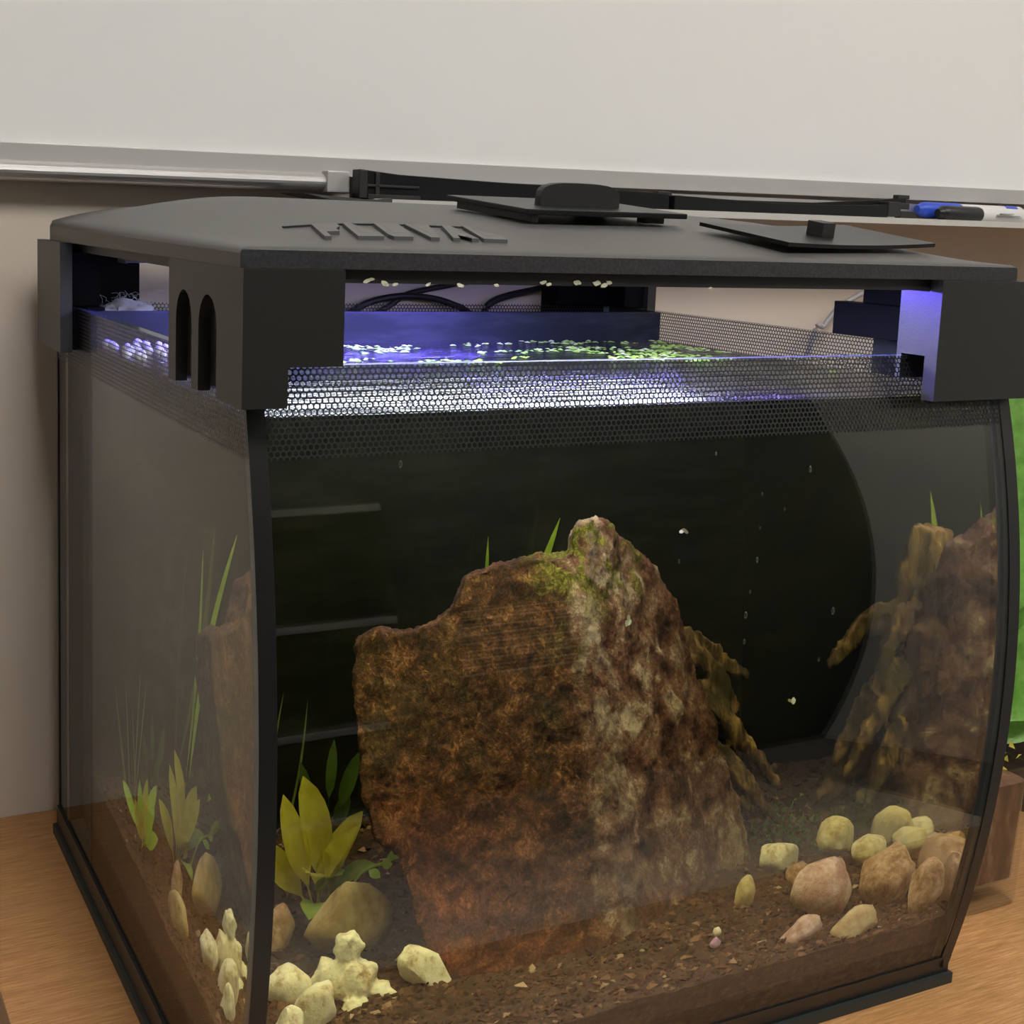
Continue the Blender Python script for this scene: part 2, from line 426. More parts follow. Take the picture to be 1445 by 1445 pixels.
for a in ((0.668, 0.682, 0.3655, 0.3765, 0.4150, 0.4270), (0.682, 0.700, 0.3655, 0.372, 0.4135, 0.4200), (0.678, 0.694, 0.368, 0.376, 0.4215, 0.4265)):
    bbox(bm, *a, 0.0006)
bmobj('clip', bm, M['plastic'], b2)
b3 = bar('trim_bar', [(0.455, 0.4200, 0.4240), (0.52, 0.4190, 0.4225), (0.60, 0.4195, 0.4235), (0.655, 0.4235, 0.4275), (0.700, 0.4275, 0.4315)], (0.3775, 0.3835), 'thin bowed black plastic trim strip lying behind the clip-ended bar')
for a in ((0.446, 0.459, 0.3775, 0.3835, 0.4115, 0.4262), (0.690, 0.703, 0.3775, 0.3835, 0.4300, 0.4335)):
    box('clip', *a, M['plastic'], b3, 0.0005)

# markers
def marker(c, ang, capcol, label, capname):
    ax = Vector((math.cos(ang), math.sin(ang), 0.004)).normalized()
    th = thing('marker_pen', c, label, 'marker')
    bm = bmesh.new(); lathe(bm, [(0.0050, 0), (0.0060, 0.0015), (0.0066, 0.005), (0.0066, 0.043), (0.0060, 0.0455)], c, 24, ax)
    bmobj('cap', bm, capcol, th, True)
    bm = bmesh.new(); lathe(bm, [(0.0034, -0.004), (0.0044, -0.002), (0.0048, 0.0)], c, 20, ax)
    bmobj('cap_end', bm, capcol, th, True)
    bm = bmesh.new(); lathe(bm, [(0.0058, 0.0455), (0.0062, 0.047), (0.0062, 0.118), (0.0050, 0.120)], c, 24, ax)
    bmobj('barrel', bm, M['marker_white'], th, True)
    return th, ax
M['marker_white'] = simple('marker_barrel', (0.72, 0.71, 0.70), 0.35)
M['cap_blue'] = simple('blue_cap', (0.03, 0.09, 0.60), 0.38)
M['cap_black'] = simple('black_cap', (0.012, 0.012, 0.014), 0.4)
M['marker_print'] = simple('grey_print', (0.33, 0.33, 0.33), 0.5)
mk, ax = marker((0.726, 0.3640, 0.4197), 0.02, M['cap_black'], 'dry-erase marker with black cap lying at the tray front', 'black')
bm = bmesh.new()
for k, (dx, ln) in enumerate(((0.064, 0.016), (0.060, 0.028), (0.060, 0.030))):
    bbox(bm, 0.726+dx, 0.726+dx+ln, 0.3574+0.0004*k, 0.3586+0.0002*k, 0.4212-0.0016*k, 0.4219-0.0016*k)
bmobj('printed_lines', bm, M['marker_print'], mk)
mk2, ax = marker((0.716, 0.3775, 0.4222), 0.0, M['cap_blue'], 'dry-erase marker with bright blue cap lying behind the black one', 'blue')
bm = bmesh.new(); lathe(bm, [(0.0064, 0.098), (0.0064, 0.112)], (0.716, 0.3775, 0.4222), 24, ax)
bmobj('band', bm, M['cap_blue'], mk2, True)

# ------------------------------------------------------------------ aquarium
aq = thing('aquarium', (W/2, D/2, 0.0), 'black-rimmed glass aquarium with bowed front standing on the desk', 'aquarium')
NZ = 40
zs = [0.006+(ZTOP-0.006)*k/NZ for k in range(NZ+1)]
def pane_curve(x0, x1, off0, off1):
    V_, F_, fm = [], [], []
    for off in (off0, off1):
        for z in zs:
            for x in (x0, x1): V_.append((x, yf(z)+off, z))
    n = 2*(NZ+1)
    for k in range(NZ):
        a = 2*k
        F_.append((a, a+1, a+3, a+2)); fm.append(0)
        F_.append((n+a, n+a+2, n+a+3, n+a+1)); fm.append(1)
        F_.append((a, a+2, n+a+2, n+a)); fm.append(2)
        F_.append((a+1, n+a+1, n+a+3, a+3)); fm.append(2)
    F_.append((0, n, n+1, 1)); fm.append(2); F_.append((2*NZ, 2*NZ+1, n+2*NZ+1, n+2*NZ)); fm.append(2)
    return V_, F_, fm
V_, F_, fm = pane_curve(0.0, W, 0.0, GT)
pydata('front_glass', V_, F_, None, aq, True, [M['glass'], M['glass_in'], M['glass_edge']], fm)
def side_pane(name, xo, xi):
    zz = zs; V_, F_, fm = [], [], []
    for x in (xo, xi):
        for z in zz: V_ += [(x, yf(z)+GT+0.0002, z), (x, D, z)]
    n = 2*(NZ+1)
    for k in range(NZ):
        a = 2*k
        F_ += [(a, a+2, a+3, a+1), (n+a, n+a+1, n+a+3, n+a+2), (a, n+a, n+a+2, a+2), (a+1, a+3, n+a+3, n+a+1)]; fm += [0, 1, 2, 2]
    F_ += [(0, 1, n+1, n), (2*NZ, n+2*NZ, n+2*NZ+1, 2*NZ+1)]; fm += [2, 2]
    if xo > xi: F_ = [f[::-1] for f in F_]
    return pydata(name, V_, F_, None, aq, False, [M['glass_side'], M['glass_in'], M['glass_edge']], fm)
side_pane('side_glass', 0.0, GT); side_pane('side_glass', W, W-GT)
bm = bmesh.new(); bbox(bm, GT, W-GT, D-GT, D, 0.006, ZTOP)
ob = bmobj('back_glass', bm, None, aq, False, [M['glass_in'], M['glass_edge']])
box('bottom_glass', GT, W-GT, yf(0.006)+GT+0.001, D-GT, 0.006, 0.010, M['glass_edge'], aq)
# base rim
bm = bmesh.new(); RM = 0.0035
outer = [(-RM, yf(0.004)-RM), (W+RM, yf(0.004)-RM), (W+RM, D+RM), (-RM, D+RM)]
prism(bm, outer, 'z', 0.0, 0.006)
bmobj('base_rim', bm, M['rim'], aq)
bm = bmesh.new()
bbox(bm, -0.0015, 0.0, yf(0.01), D, 0.006, 0.0195)
bmobj('rim_skirt', bm, M['silicone'], aq)
box('rim_skirt', W, W+0.0015, yf(0.01), D, 0.006, 0.0195, M['silicone'], aq)
V_, F_ = [], []
zz = [0.006+0.0115*k/4 for k in range(5)]
for z in zz: V_ += [(0.0, yf(z)-0.0008, z), (W, yf(z)-0.0008, z)]
for k in range(4): F_.append((2*k, 2*k+1, 2*k+3, 2*k+2))
V_ += [(0.0, yf(z)-0.0001, z) for z in zz[-1:]]+[(W, yf(z)-0.0001, z) for z in zz[-1:]]
F_.append((8, 9, 11, 10))
pydata('front_skirt', V_, F_, M['silicone'], aq, True)
# black printed borders at both edges of the front pane (curved strips)
def border(x0, x1):
    V_, F_ = [], []
    for off in (-0.0006, -0.00005):
        for z in zs: V_ += [(x0, yf(z)+off, z), (x1, yf(z)+off, z)]
    n = 2*(NZ+1)
    for k in range(NZ):
        a = 2*k
        F_ += [(a, a+1, a+3, a+2), (n+a, n+a+2, n+a+3, n+a+1), (a, a+2, n+a+2, n+a), (a+1, n+a+1, n+a+3, a+3)]
    F_ += [(0, n, n+1, 1), (2*NZ, 2*NZ+1, n+2*NZ+1, n+2*NZ)]
    return pydata('edge_border', V_, F_, M['print'], aq, True)
border(0.0, 0.0072); border(W-0.0072, W)
# silicone seams at the vertical corners
for x0 in (GT, W-GT-0.003):
    bm = bmesh.new()
    for k in range(NZ):
        z0, z1 = zs[k], zs[k+1]
        a = [(x0, yf(z0)+GT, z0), (x0+0.003, yf(z0)+GT, z0), (x0+0.003, yf(z0)+GT+0.002, z0), (x0, yf(z0)+GT+0.002, z0)]
        b = [(x0, yf(z1)+GT, z1), (x0+0.003, yf(z1)+GT, z1), (x0+0.003, yf(z1)+GT+0.002, z1), (x0, yf(z1)+GT+0.002, z1)]
        A = [bm.verts.new(p) for p in a]; B = [bm.verts.new(p) for p in b]
        for i in range(4): bm.faces.new((A[i], A[(i+1) % 4], B[(i+1) % 4], B[i]))
    bmesh.ops.remove_doubles(bm, verts=bm.verts, dist=1e-6)
    bmobj('corner_seam', bm, M['silicone'], aq)
box('corner_seam', -0.0006, 0.0, D-0.0035, D+0.0006, 0.018, ZTOP-0.02, M['silicone'], aq)
box('corner_seam', W, W+0.0006, D-0.0035, D+0.0006, 0.018, ZTOP-0.02, M['silicone'], aq)
# honeycomb printed bands
V_, F_ = [], []
zz = [ZBAND+(ZTOP-ZBAND)*k/8 for k in range(9)]
for z in zz: V_ += [(0.0072, yf(z)-0.0004, z), (W-0.0072, yf(z)-0.0004, z)]
for k in range(8): F_.append((2*k, 2*k+1, 2*k+3, 2*k+2))
pydata('honeycomb_band', V_, F_, M['honey_x'], aq, True)
for x in (-0.0003, W+0.0003):
    V_, F_ = [], []
    for z in zz: V_ += [(x, yf(z)+0.001, z), (x, D, z)]
    for k in range(8): F_.append((2*k, 2*k+1, 2*k+3, 2*k+2))
    pydata('honeycomb_band', V_, F_, M['honey_y'], aq)
pydata('honeycomb_band', [(0, D+0.0003, ZBAND), (W, D+0.0003, ZBAND), (W, D+0.0003, ZTOP), (0, D+0.0003, ZTOP)], [(0, 1, 2, 3)], M['honey_x'], aq)
# filter divider
box('filter_divider', GT-0.0005, W-GT+0.0005, YDIV, YDIV+0.004, 0.010, ZTOP-0.0005, M['divider'], aq, 0.0006)
box('backing_film', GT+0.0003, W-GT-0.0003, D-GT-0.0006, D-GT-0.0001, 0.010, 0.325, M['silicone'], aq)

# water
V_, F_ = [], []
e = 0.0003
zz = [0.0104+(ZWATER-0.0104)*k/36 for k in range(37)]
n = len(zz)
for x in (GT+e, W-GT-e):
    for z in zz: V_.append((x, yf(z)+GT+e, z))
    V_ += [(x, YDIV-e, zz[-1]), (x, YDIV-e, zz[0])]
s = n+2
for k in range(n-1): F_.append((k, s+k, s+k+1, k+1))
F_.append((n-1, s+n-1, s+n, n)); F_.append((n, s+n, s+n+1, n+1)); F_.append((n+1, s+n+1, s, 0))
F_.append(tuple(range(s))); F_.append(tuple(range(2*s-1, s-1, -1)))
wat = pydata('tank_water', V_, F_, M['water'])
for k in range(n-1): wat.data.polygons[k].use_smooth = True
bm = bmesh.new(); bm.from_mesh(wat.data); bmesh.ops.recalc_face_normals(bm, faces=bm.faces)
ngon = [f for f in bm.faces if len(f.verts) > 6]; bmesh.ops.triangulate(bm, faces=ngon)
bm.to_mesh(wat.data); bm.free()
wat.data.set_sharp_from_angle(angle=math.radians(35))
tag(wat, 'clear tea-tinted water filling the aquarium', 'water', kind='stuff')

# ------------------------------------------------------------------ substrate
rnd = random.Random(7)
NX, NY = 130, 100
x0, x1, yb = GT+0.0006, W-GT-0.0006, YDIV-0.0006
V_, F_ = [], []
for j in range(NY+1):
    for i in range(NX+1):
        x = x0+(x1-x0)*i/NX
        ya = yf(0.042)+GT+0.0007
        y = ya+(yb-ya)*j/NY
        z = soil_z(x, y)+0.0035*noise.noise(Vector((x*28, y*28, 3.1)))+0.0016*noise.noise(Vector((x*160, y*160, 1)))
        if j == 0: y = yf(z)+GT+0.0007
        V_.append((x, y, z))
idx = lambda i, j: j*(NX+1)+i
for j in range(NY):
    for i in range(NX): F_.append((idx(i, j), idx(i+1, j), idx(i+1, j+1), idx(i, j+1)))
# front skirt in steps, sides, back
K = 6; rows = [[idx(i, 0) for i in range(NX+1)]]
for k in range(1, K+1):
    r_ = []
    for i in range(NX+1):
        x, y, z = V_[idx(i, 0)]
        zz_ = z+(0.011-z)*k/K
        r_.append(len(V_)); V_.append((x, yf(zz_)+GT+0.0007, zz_))
    rows.append(r_)
for A, B in zip(rows, rows[1:]):
    for i in range(NX): F_.append((A[i+1], A[i], B[i], B[i+1]))
def skirt(ids, flip):
    lo = []
    for q in ids:
        x, y, z = V_[q]; lo.append(len(V_)); V_.append((x, max(y, yf(0.011)+GT+0.0007) if False else y, 0.011))
    for a in range(len(ids)-1):
        f = (ids[a], ids[a+1], lo[a+1], lo[a]); F_.append(f[::-1] if flip else f)
skirt([idx(0, j) for j in range(NY+1)], True); skirt([idx(NX, j) for j in range(NY+1)], False); skirt([idx(i, NY) for i in range(NX+1)], True)
soil = pydata('aquarium_soil', V_, F_, M['soil'], None, True)
tag(soil, 'dark reddish-brown granular soil bed on the aquarium floor', 'substrate', kind='stuff')
V_, F_ = [], []
for q in range(7500):
    x = rnd.uniform(x0+0.003, x1-0.003); y = rnd.uniform(0.004, yb-0.003) if q % 3 else rnd.uniform(0.004, 0.12)
    z = soil_z(x, y)+0.0035*noise.noise(Vector((x*28, y*28, 3.1)))+0.0003
    if y < yf(z)+GT+0.0035: y = yf(z)+GT+0.0035
    s = rnd.choice((0.0009, 0.0012, 0.0016, 0.0022, 0.0030, 0.0040))*rnd.uniform(0.8, 1.2)
    R = Euler((rnd.uniform(-0.5, 0.5), rnd.uniform(-0.5, 0.5), rnd.uniform(0, 6.3))).to_matrix()
    b = len(V_)
    for p in ((1, 0, 0), (0, 0.7, 0), (-1, 0.1, 0), (0.1, -0.7, 0), (0, 0, 0.5), (0, 0, -0.5)):
        V_.append(Vector((x, y, z))+R @ Vector((p[0]*rnd.uniform(0.7, 1.2), p[1]*rnd.uniform(0.7, 1.2), p[2]*rnd.uniform(0.6, 1.3)))*s)
    for a, c in ((0, 1), (1, 2), (2, 3), (3, 0)):
        F_ += [(b+a, b+c, b+4), (b+c, b+a, b+5)]
gr = pydata('soil_granules', V_, F_, M['granule'], soil); gr['kind'] = 'stuff'

# ------------------------------------------------------------------ big rock
def evaluated_mesh(o):
    dg = bpy.context.evaluated_depsgraph_get()
    me = bpy.data.meshes.new_from_object(o.evaluated_get(dg)); return me
def remesh_obj(o, voxel, disp, smooth=True):
    md = o.modifiers.new('r', 'REMESH'); md.mode = 'VOXEL'; md.voxel_size = voxel
    me = evaluated_mesh(o); o.modifiers.clear()
    mats = list(o.data.materials); o.data = me
    me.materials.clear()
    for m_ in mats: me.materials.append(m_)
    nn = [v_.normal.copy() for v_ in me.vertices]
    for v_, q in zip(me.vertices, nn): v_.co += q*disp(v_.co, q)
    for p in me.polygons: p.use_smooth = smooth
    me.update(); return o
LS = [(0.2157,0.0796,0.0440),(0.181,0.0796,0.0430),(0.1497,0.0801,0.0440),(0.1203,0.0832,0.0500),(0.1086,0.0881,0.0660),(0.1002,0.0982,0.0905),(0.0958,0.1045,0.1045),(0.0872,0.1095,0.1156),(0.0829,0.116,0.1302),(0.0844,0.1248,0.1497),(0.0827,0.1313,0.164),(0.0835,0.1376,0.178),(0.0877,0.1445,0.1934),(0.0979,0.1458,0.1963),(0.1124,0.1452,0.1951),(0.1296,0.1462,0.1972),(0.1412,0.1498,0.2052),(0.1478,0.1543,0.2152),(0.1663,0.1565,0.22),(0.1906,0.1569,0.2211),(0.2087,0.1567,0.2206),(0.2112,0.1607,0.2295),(0.2181,0.1632,0.2351)]
RG = [(0.2245,0.1632,0.2350),(0.2029,0.1463,0.1974),(0.2097,0.1267,0.1539),(0.2159,0.1057,0.1073)]
RS = [(0.2394,0.1721,0.2311),(0.2559,0.1789,0.2191),(0.2784,0.1874,0.2013),(0.2931,0.1904,0.1832),(0.2993,0.1859,0.162),(0.3102,0.1829,0.1362),(0.3187,0.1771,0.1076),(0.3313,0.1722,0.0743),(0.3396,0.168,0.0480),(0.3251,0.1559,0.0420),(0.2753,0.1206,0.0420)]
bm = bmesh.new()
outline = LS+[RG[0]]+RS
fv = [bm.verts.new(p) for p in outline]; rv = [bm.verts.new(p) for p in RG[1:]]
nL = len(LS)
leftpoly = fv[:nL+1]+rv           # LS..., apex, ridge down to LS[0]
rightpoly = [fv[0]]+rv[::-1]+fv[nL:]
bmesh.ops.triangulate(bm, faces=[bm.faces.new(leftpoly)])
bmesh.ops.triangulate(bm, faces=[bm.faces.new(rightpoly)])
cx_ = sum(p[0] for p in outline)/len(outline); cz_ = sum(p[2] for p in outline)/len(outline)
bk = []
for p in outline:
    th_ = 0.030+0.045*max(0, (0.24-p[2])/0.2)
    if p[0] > 0.24: th_ *= 0.65
    sh_x = 0.46*th_ if p[0] < 0.23 else 0.30*th_
    bk.append(bm.verts.new((p[0]+sh_x*(1 if p[2] > 0.06 else 0.4), min(p[1]+th_, 0.262), p[2]-0.24*th_*(1 if p[2] > 0.08 else 0))))
n = len(outline)
for i in range(n): bm.faces.new((fv[i], bk[i], bk[(i+1) % n], fv[(i+1) % n]))
bmesh.ops.triangulate(bm, faces=[bm.faces.new(bk[::-1])])
t = NT('rust_and_quartz_rock'); v = t.coord()
tc = t.n('TexCoord'); sp = t.n('SeparateXYZ', {0: tc.outputs['Object']})
f1 = t.noise(v, 85, 9, 0.72, 0.8); f2 = t.noise(v, 22, 5, 0.6, 1.0); f3 = t.noise(v, 300, 6, 0.72, 1.5); f4 = t.noise(v, 40, 6, 0.65, 0.5)
fine = t.math('ADD', t.math('MULTIPLY', f1, 0.55), t.math('MULTIPLY', f3, 0.45))
rust = t.ramp(fine, [(0.38, (0.012, 0.006, 0.003)), (0.47, (0.058, 0.024, 0.010)), (0.55, (0.155, 0.066, 0.026)), (0.64, (0.46, 0.24, 0.095))])
redm = t.math('MULTIPLY', t.math('MULTIPLY', t.math('SUBTRACT', 0.150, sp.outputs[2]), 16, clamp=True), t.math('MULTIPLY', t.math('SUBTRACT', 0.225, sp.outputs[0]), 9, clamp=True))
red = t.ramp(fine, [(0.38, (0.040, 0.009, 0.005)), (0.50, (0.190, 0.050, 0.024)), (0.64, (0.56, 0.19, 0.095))])
rust = t.mix(t.math('MULTIPLY', redm, t.ramp(f4, [(0.36, (0.55, 0.55, 0.55)), (0.56, (1, 1, 1))])), rust, red)
olive = t.ramp(fine, [(0.36, (0.018, 0.014, 0.005)), (0.5, (0.090, 0.066, 0.020)), (0.66, (0.27, 0.20, 0.075))])
olm = t.math('MULTIPLY', t.ramp(f2, [(0.50, (0, 0, 0)), (0.66, (0.6, 0.6, 0.6))]), t.math('MULTIPLY', t.math('SUBTRACT', sp.outputs[2], 0.09), 14, clamp=True))
rust = t.mix(olm, rust, olive)
qn = t.noise(v, 46, 7, 0.62, 0.6)
qf = t.math('ADD', t.math('MULTIPLY', qn, 0.7), t.math('MULTIPLY', f3, 0.3))
qz = t.ramp(qf, [(0.40, (0.060, 0.022, 0.014)), (0.47, (0.20, 0.088, 0.056)), (0.53, (0.34, 0.20, 0.14)), (0.60, (0.72, 0.60, 0.46))])
edge = t.math('SUBTRACT', sp.outputs[0], t.math('ADD', 0.203, t.math('MULTIPLY', t.math('SUBTRACT', f2, 0.5), 0.060)))
rq = t.math('MULTIPLY', edge, 80, clamp=True)
# pale vein down the ridge between the two faces
vx = t.math('ADD', 0.222, t.math('MULTIPLY', t.math('SUBTRACT', t.noise(v, 30, 3), 0.5), 0.05))
vein = t.math('SUBTRACT', 1.0, t.math('MULTIPLY', t.math('ABSOLUTE', t.math('SUBTRACT', sp.outputs[0], vx)), 90), clamp=True)
pale = t.ramp(f3, [(0.35, (0.30, 0.24, 0.17)), (0.65, (0.62, 0.56, 0.44))])
base = t.mix(rq, rust, t.mix(t.math('MULTIPLY', vein, t.ramp(f4, [(0.42, (0, 0, 0)), (0.58, (0.9, 0.9, 0.9))])), qz, pale))
alg = t.ramp(f3, [(0.32, (0.040, 0.045, 0.006)), (0.5, (0.19, 0.20, 0.020)), (0.68, (0.52, 0.50, 0.11))])
crown = t.math('MULTIPLY', t.math('SUBTRACT', sp.outputs[2], 0.172), 26, clamp=True)
nearp = t.math('SUBTRACT', 1.0, t.math('MULTIPLY', t.math('SUBTRACT', t.math('ABSOLUTE', t.math('SUBTRACT', sp.outputs[0], 0.232)), 0.026), 34), clamp=True)
am = t.math('MULTIPLY', t.math('MULTIPLY', crown, nearp), t.ramp(t.noise(v, 75, 5, 0.65, 0.8), [(0.48, (0, 0, 0)), (0.57, (1, 1, 1))]))
base = t.mix(am, base, alg)
h = t.math('ADD', t.math('MULTIPLY', f1, 0.6), t.math('MULTIPLY', f3, 0.5))
base = t.mix(1.0, base, (0.60, 0.58, 0.60), 'MULTIPLY')
M['rock'] = t.surf(t.pbsdf(Base_Color=base, Roughness=0.85, Specular_IOR_Level=0.25, Normal=t.bump(h, 0.8, 0.0035)))
rock = bmobj('rock_slab', bm, M['rock'])
def rockdisp(p, q):
    d = 0.0030*noise.noise(p*38)+0.0024*noise.noise(p*95)+0.0018*abs(noise.noise(p*210))+0.0010*noise.noise(p*430)
    return d-0.0010
remesh_obj(rock, 0.0020, rockdisp)
tag(rock, 'tall jagged rust-brown rock slab with green algae on its peak', 'rock')

# ------------------------------------------------------------------ driftwood
t = NT('driftwood'); v = t.coord((1, 1, 0.25), (0.2, 0.3, 0))
g = t.noise(v, 130, 6, 0.65, 0.5); g2 = t.noise(t.coord(), 35, 4)
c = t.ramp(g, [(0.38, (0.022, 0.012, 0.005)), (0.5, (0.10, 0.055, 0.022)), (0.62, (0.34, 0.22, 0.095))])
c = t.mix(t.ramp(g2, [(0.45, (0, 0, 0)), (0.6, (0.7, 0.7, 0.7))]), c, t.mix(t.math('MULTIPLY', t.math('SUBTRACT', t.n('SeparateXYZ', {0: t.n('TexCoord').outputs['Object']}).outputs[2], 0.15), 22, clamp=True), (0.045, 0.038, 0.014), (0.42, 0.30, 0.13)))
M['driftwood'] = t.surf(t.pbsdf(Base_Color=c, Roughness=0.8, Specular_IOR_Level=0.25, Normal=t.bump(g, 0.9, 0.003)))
bm = bmesh.new()
tube(bm, [(0.300, 0.245, 0.050), (0.294, 0.247, 0.09), (0.287, 0.248, 0.13), (0.280, 0.248, 0.165), (0.276, 0.247, 0.197)], [0.022, 0.016, 0.013, 0.017, 0.011], 20, 8, jag=0.45, seed=1)
def root(pts, r0, sd_):
    tube(bm, pts, [r0, r0*0.85, r0*0.65, r0*0.2], 12, 7, jag=0.55, seed=sd_)
root([(0.290, 0.236, 0.150), (0.312, 0.222, 0.152), (0.330, 0.214, 0.138), (0.347, 0.208, 0.118)], 0.0085, 2)
root([(0.296, 0.236, 0.130), (0.322, 0.214, 0.126), (0.345, 0.204, 0.104), (0.371, 0.196, 0.078)], 0.0090, 3)
root([(0.296, 0.236, 0.112), (0.320, 0.206, 0.104), (0.343, 0.192, 0.084), (0.364, 0.182, 0.062)], 0.0085, 4)
root([(0.292, 0.246, 0.150), (0.322, 0.248, 0.148), (0.346, 0.240, 0.138), (0.366, 0.232, 0.128)], 0.0085, 5)
root([(0.298, 0.248, 0.085), (0.330, 0.238, 0.078), (0.358, 0.230, 0.064), (0.384, 0.222, 0.055)], 0.0120, 6)
root([(0.292, 0.236, 0.085), (0.304, 0.205, 0.078), (0.320, 0.188, 0.066), (0.336, 0.180, 0.054)], 0.0100, 7)
root([(0.300, 0.244, 0.120), (0.328, 0.232, 0.112), (0.352, 0.222, 0.092), (0.372, 0.212, 0.080)], 0.0075, 8)
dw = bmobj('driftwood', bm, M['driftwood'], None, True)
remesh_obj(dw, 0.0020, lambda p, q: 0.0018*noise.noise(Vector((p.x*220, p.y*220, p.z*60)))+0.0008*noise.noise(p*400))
tag(dw, 'gnarled brown driftwood stump with spreading roots behind the rock slab', 'driftwood')

# ------------------------------------------------------------------ stones
def stone_mat(name, a, b, c_, scale=70):
    t = NT(name); v = t.coord()
    f = t.math('ADD', t.math('MULTIPLY', t.noise(v, scale, 7, 0.68, 0.25), 0.75), t.math('MULTIPLY', t.noise(v, scale*5, 4, 0.7), 0.25)); f2 = t.noise(v, scale*4, 6, 0.7)
    c1 = t.ramp(f, [(0.36, a), (0.47, b), (0.60, c_)])
    return t.surf(t.pbsdf(Base_Color=c1, Roughness=0.65, Specular_IOR_Level=0.35, Normal=t.bump(f2, 0.6, 0.002)))
SM = {
 'cream': stone_mat('cream_stone', (0.34, 0.20, 0.09), (0.74, 0.69, 0.56), (0.88, 0.86, 0.78)),
 'tan': stone_mat('tan_stone', (0.24, 0.15, 0.06), (0.42, 0.31, 0.16), (0.56, 0.45, 0.26), 40),
 'pink': stone_mat('pink_stone', (0.26, 0.13, 0.09), (0.42, 0.26, 0.20), (0.62, 0.47, 0.40)),
 'brown': stone_mat('brown_stone', (0.12, 0.055, 0.025), (0.30, 0.17, 0.08), (0.52, 0.36, 0.24)),
 'olive': stone_mat('yellow_stone', (0.28, 0.20, 0.07), (0.50, 0.42, 0.20), (0.66, 0.60, 0.38)),
 'purple': stone_mat('purple_gravel', (0.30, 0.14, 0.30), (0.46, 0.26, 0.46), (0.62, 0.45, 0.60)),
}
def stone(loc, size, rot, seed, mat, label, group=None, ang=0.55, sub=3, knobs=()):
    bm = bmesh.new(); bmesh.ops.create_icosphere(bm, subdivisions=sub, radius=1.0)
    rr = random.Random(seed)
    planes = [(Vector((rr.gauss(0, 1), rr.gauss(0, 1), rr.gauss(0, 1))).normalized(), rr.uniform(0.62, 0.92)) for _ in range(7)]
    for v_ in bm.verts:
        p = v_.co.copy()
        for q, d in planes:
            k = p.dot(q)-d
            if k > 0: p -= q*k*(0.5+ang*0.5)
        p *= 1+0.16*noise.noise(p*1.6+Vector((seed*3.1, 0, 0)))+0.05*noise.noise(p*5+Vector((0, seed*1.3, 0)))
        for kd, kr, kh in knobs:
            d_ = p.normalized().dot(Vector(kd).normalized())
            if d_ > kr: p *= 1+kh*((d_-kr)/(1-kr))**0.8
        v_.co = Vector((p.x*size[0], p.y*size[1], p.z*size[2]))
    o = bmobj('stone', bm, SM[mat], None, True)
    o.location = loc; o.rotation_euler = rot
    return tag(o, label, 'stone', group)
def lump_stone(blobs, seed, mat, label, voxel=0.0009):
    """several fused lobes (centre, radii) -> one knobbly stone"""
    bm = bmesh.new()
    for (c, r_) in blobs:
        R_ = Euler((c[0]*900, c[1]*700, c[2]*500)).to_matrix().to_4x4()
        bmesh.ops.create_icosphere(bm, subdivisions=1, radius=1.12, matrix=Matrix.Translation(c) @ Matrix.Diagonal((*r_, 1)) @ R_)
    o = bmobj('stone', bm, SM[mat], None, True)
    remesh_obj(o, voxel, lambda p, q: 0.0014*noise.noise(p*120+Vector((seed, 0, 0)))+0.0007*noise.noise(p*300)+0.0004*noise.noise(p*700))
    return tag(o, label, 'stone')
lump_stone([((0.0715, 0.089, 0.057), (0.0135, 0.0110, 0.0120)), ((0.0700, 0.091, 0.0725), (0.0072, 0.0068, 0.0085)), ((0.0600, 0.091, 0.060), (0.0075, 0.0075, 0.0110)),
            ((0.0830, 0.085, 0.052), (0.0085, 0.0060, 0.0050)), ((0.0885, 0.082, 0.0475), (0.0045, 0.0050, 0.0070)), ((0.0700, 0.080, 0.0455), (0.0095, 0.0085, 0.0100))], 3.0, 'cream', 'pale cream three-lobed knobbly stone by the front glass')
stone((0.107, 0.086, 0.0560), (0.0200, 0.0085, 0.0090), (0.1, 0.60, -0.25), 12, 'cream', 'elongated cream stone tilted down onto bare soil before the rock')
stone((0.086, 0.138, 0.067), (0.0250, 0.0100, 0.0190), (0.15, 0.35, 0.15), 13, 'tan', 'large flat tan slab leaning beside the leafy plant', ang=0.8)
stone((0.042, 0.094, 0.060), (0.0110, 0.0100, 0.0105), (0.1, 0.4, 0.3), 14, 'cream', 'small wedge-shaped cream stone next to the left front edge')
stone((0.050, 0.072, 0.055), (0.0105, 0.0100, 0.0140), (0.2, 0.35, 0.1), 15, 'cream', 'oval cream stone in front of the three-lobed one')
stone((0.034, 0.058, 0.054), (0.0090, 0.0080, 0.0110), (0.3, 0.2, 0.1), 32, 'cream', 'cream stone wedged into the left front corner of the tank')
stone((0.052, 0.156, 0.063), (0.0080, 0.0075, 0.0125), (0.1, 0.2, 0.4), 16, 'pink', 'reddish upright stone between the tan slab and left glass')
stone((0.030, 0.132, 0.060), (0.0075, 0.0150, 0.0120), (0.2, 0.1, 0.1), 17, 'tan', 'smooth tan oval stone resting against the left glass')
stone((0.345, 0.145, 0.056), (0.0145, 0.0100, 0.0095), (0.1, 0.15, 0.2), 18, 'cream', 'white rounded stone at the right foot of the rock slab')
stone((0.299, 0.099, 0.055), (0.0062, 0.0060, 0.0095), (0.1, 0.2, 0.3), 19, 'olive', 'small yellow egg-shaped pebble alone on the soil')
stone((0.333, 0.062, 0.058), (0.0230, 0.0180, 0.0190), (0.3, 0.35, 0.4), 20, 'pink', 'large pinkish-grey stone, biggest of the heap by the right glass', ang=0.8)
stone((0.303, 0.030, 0.0475), (0.0130, 0.0090, 0.0085), (0.0, -0.5, -0.1), 21, 'pink', 'pale mauve stone jutting low from under the pinkish-grey one')
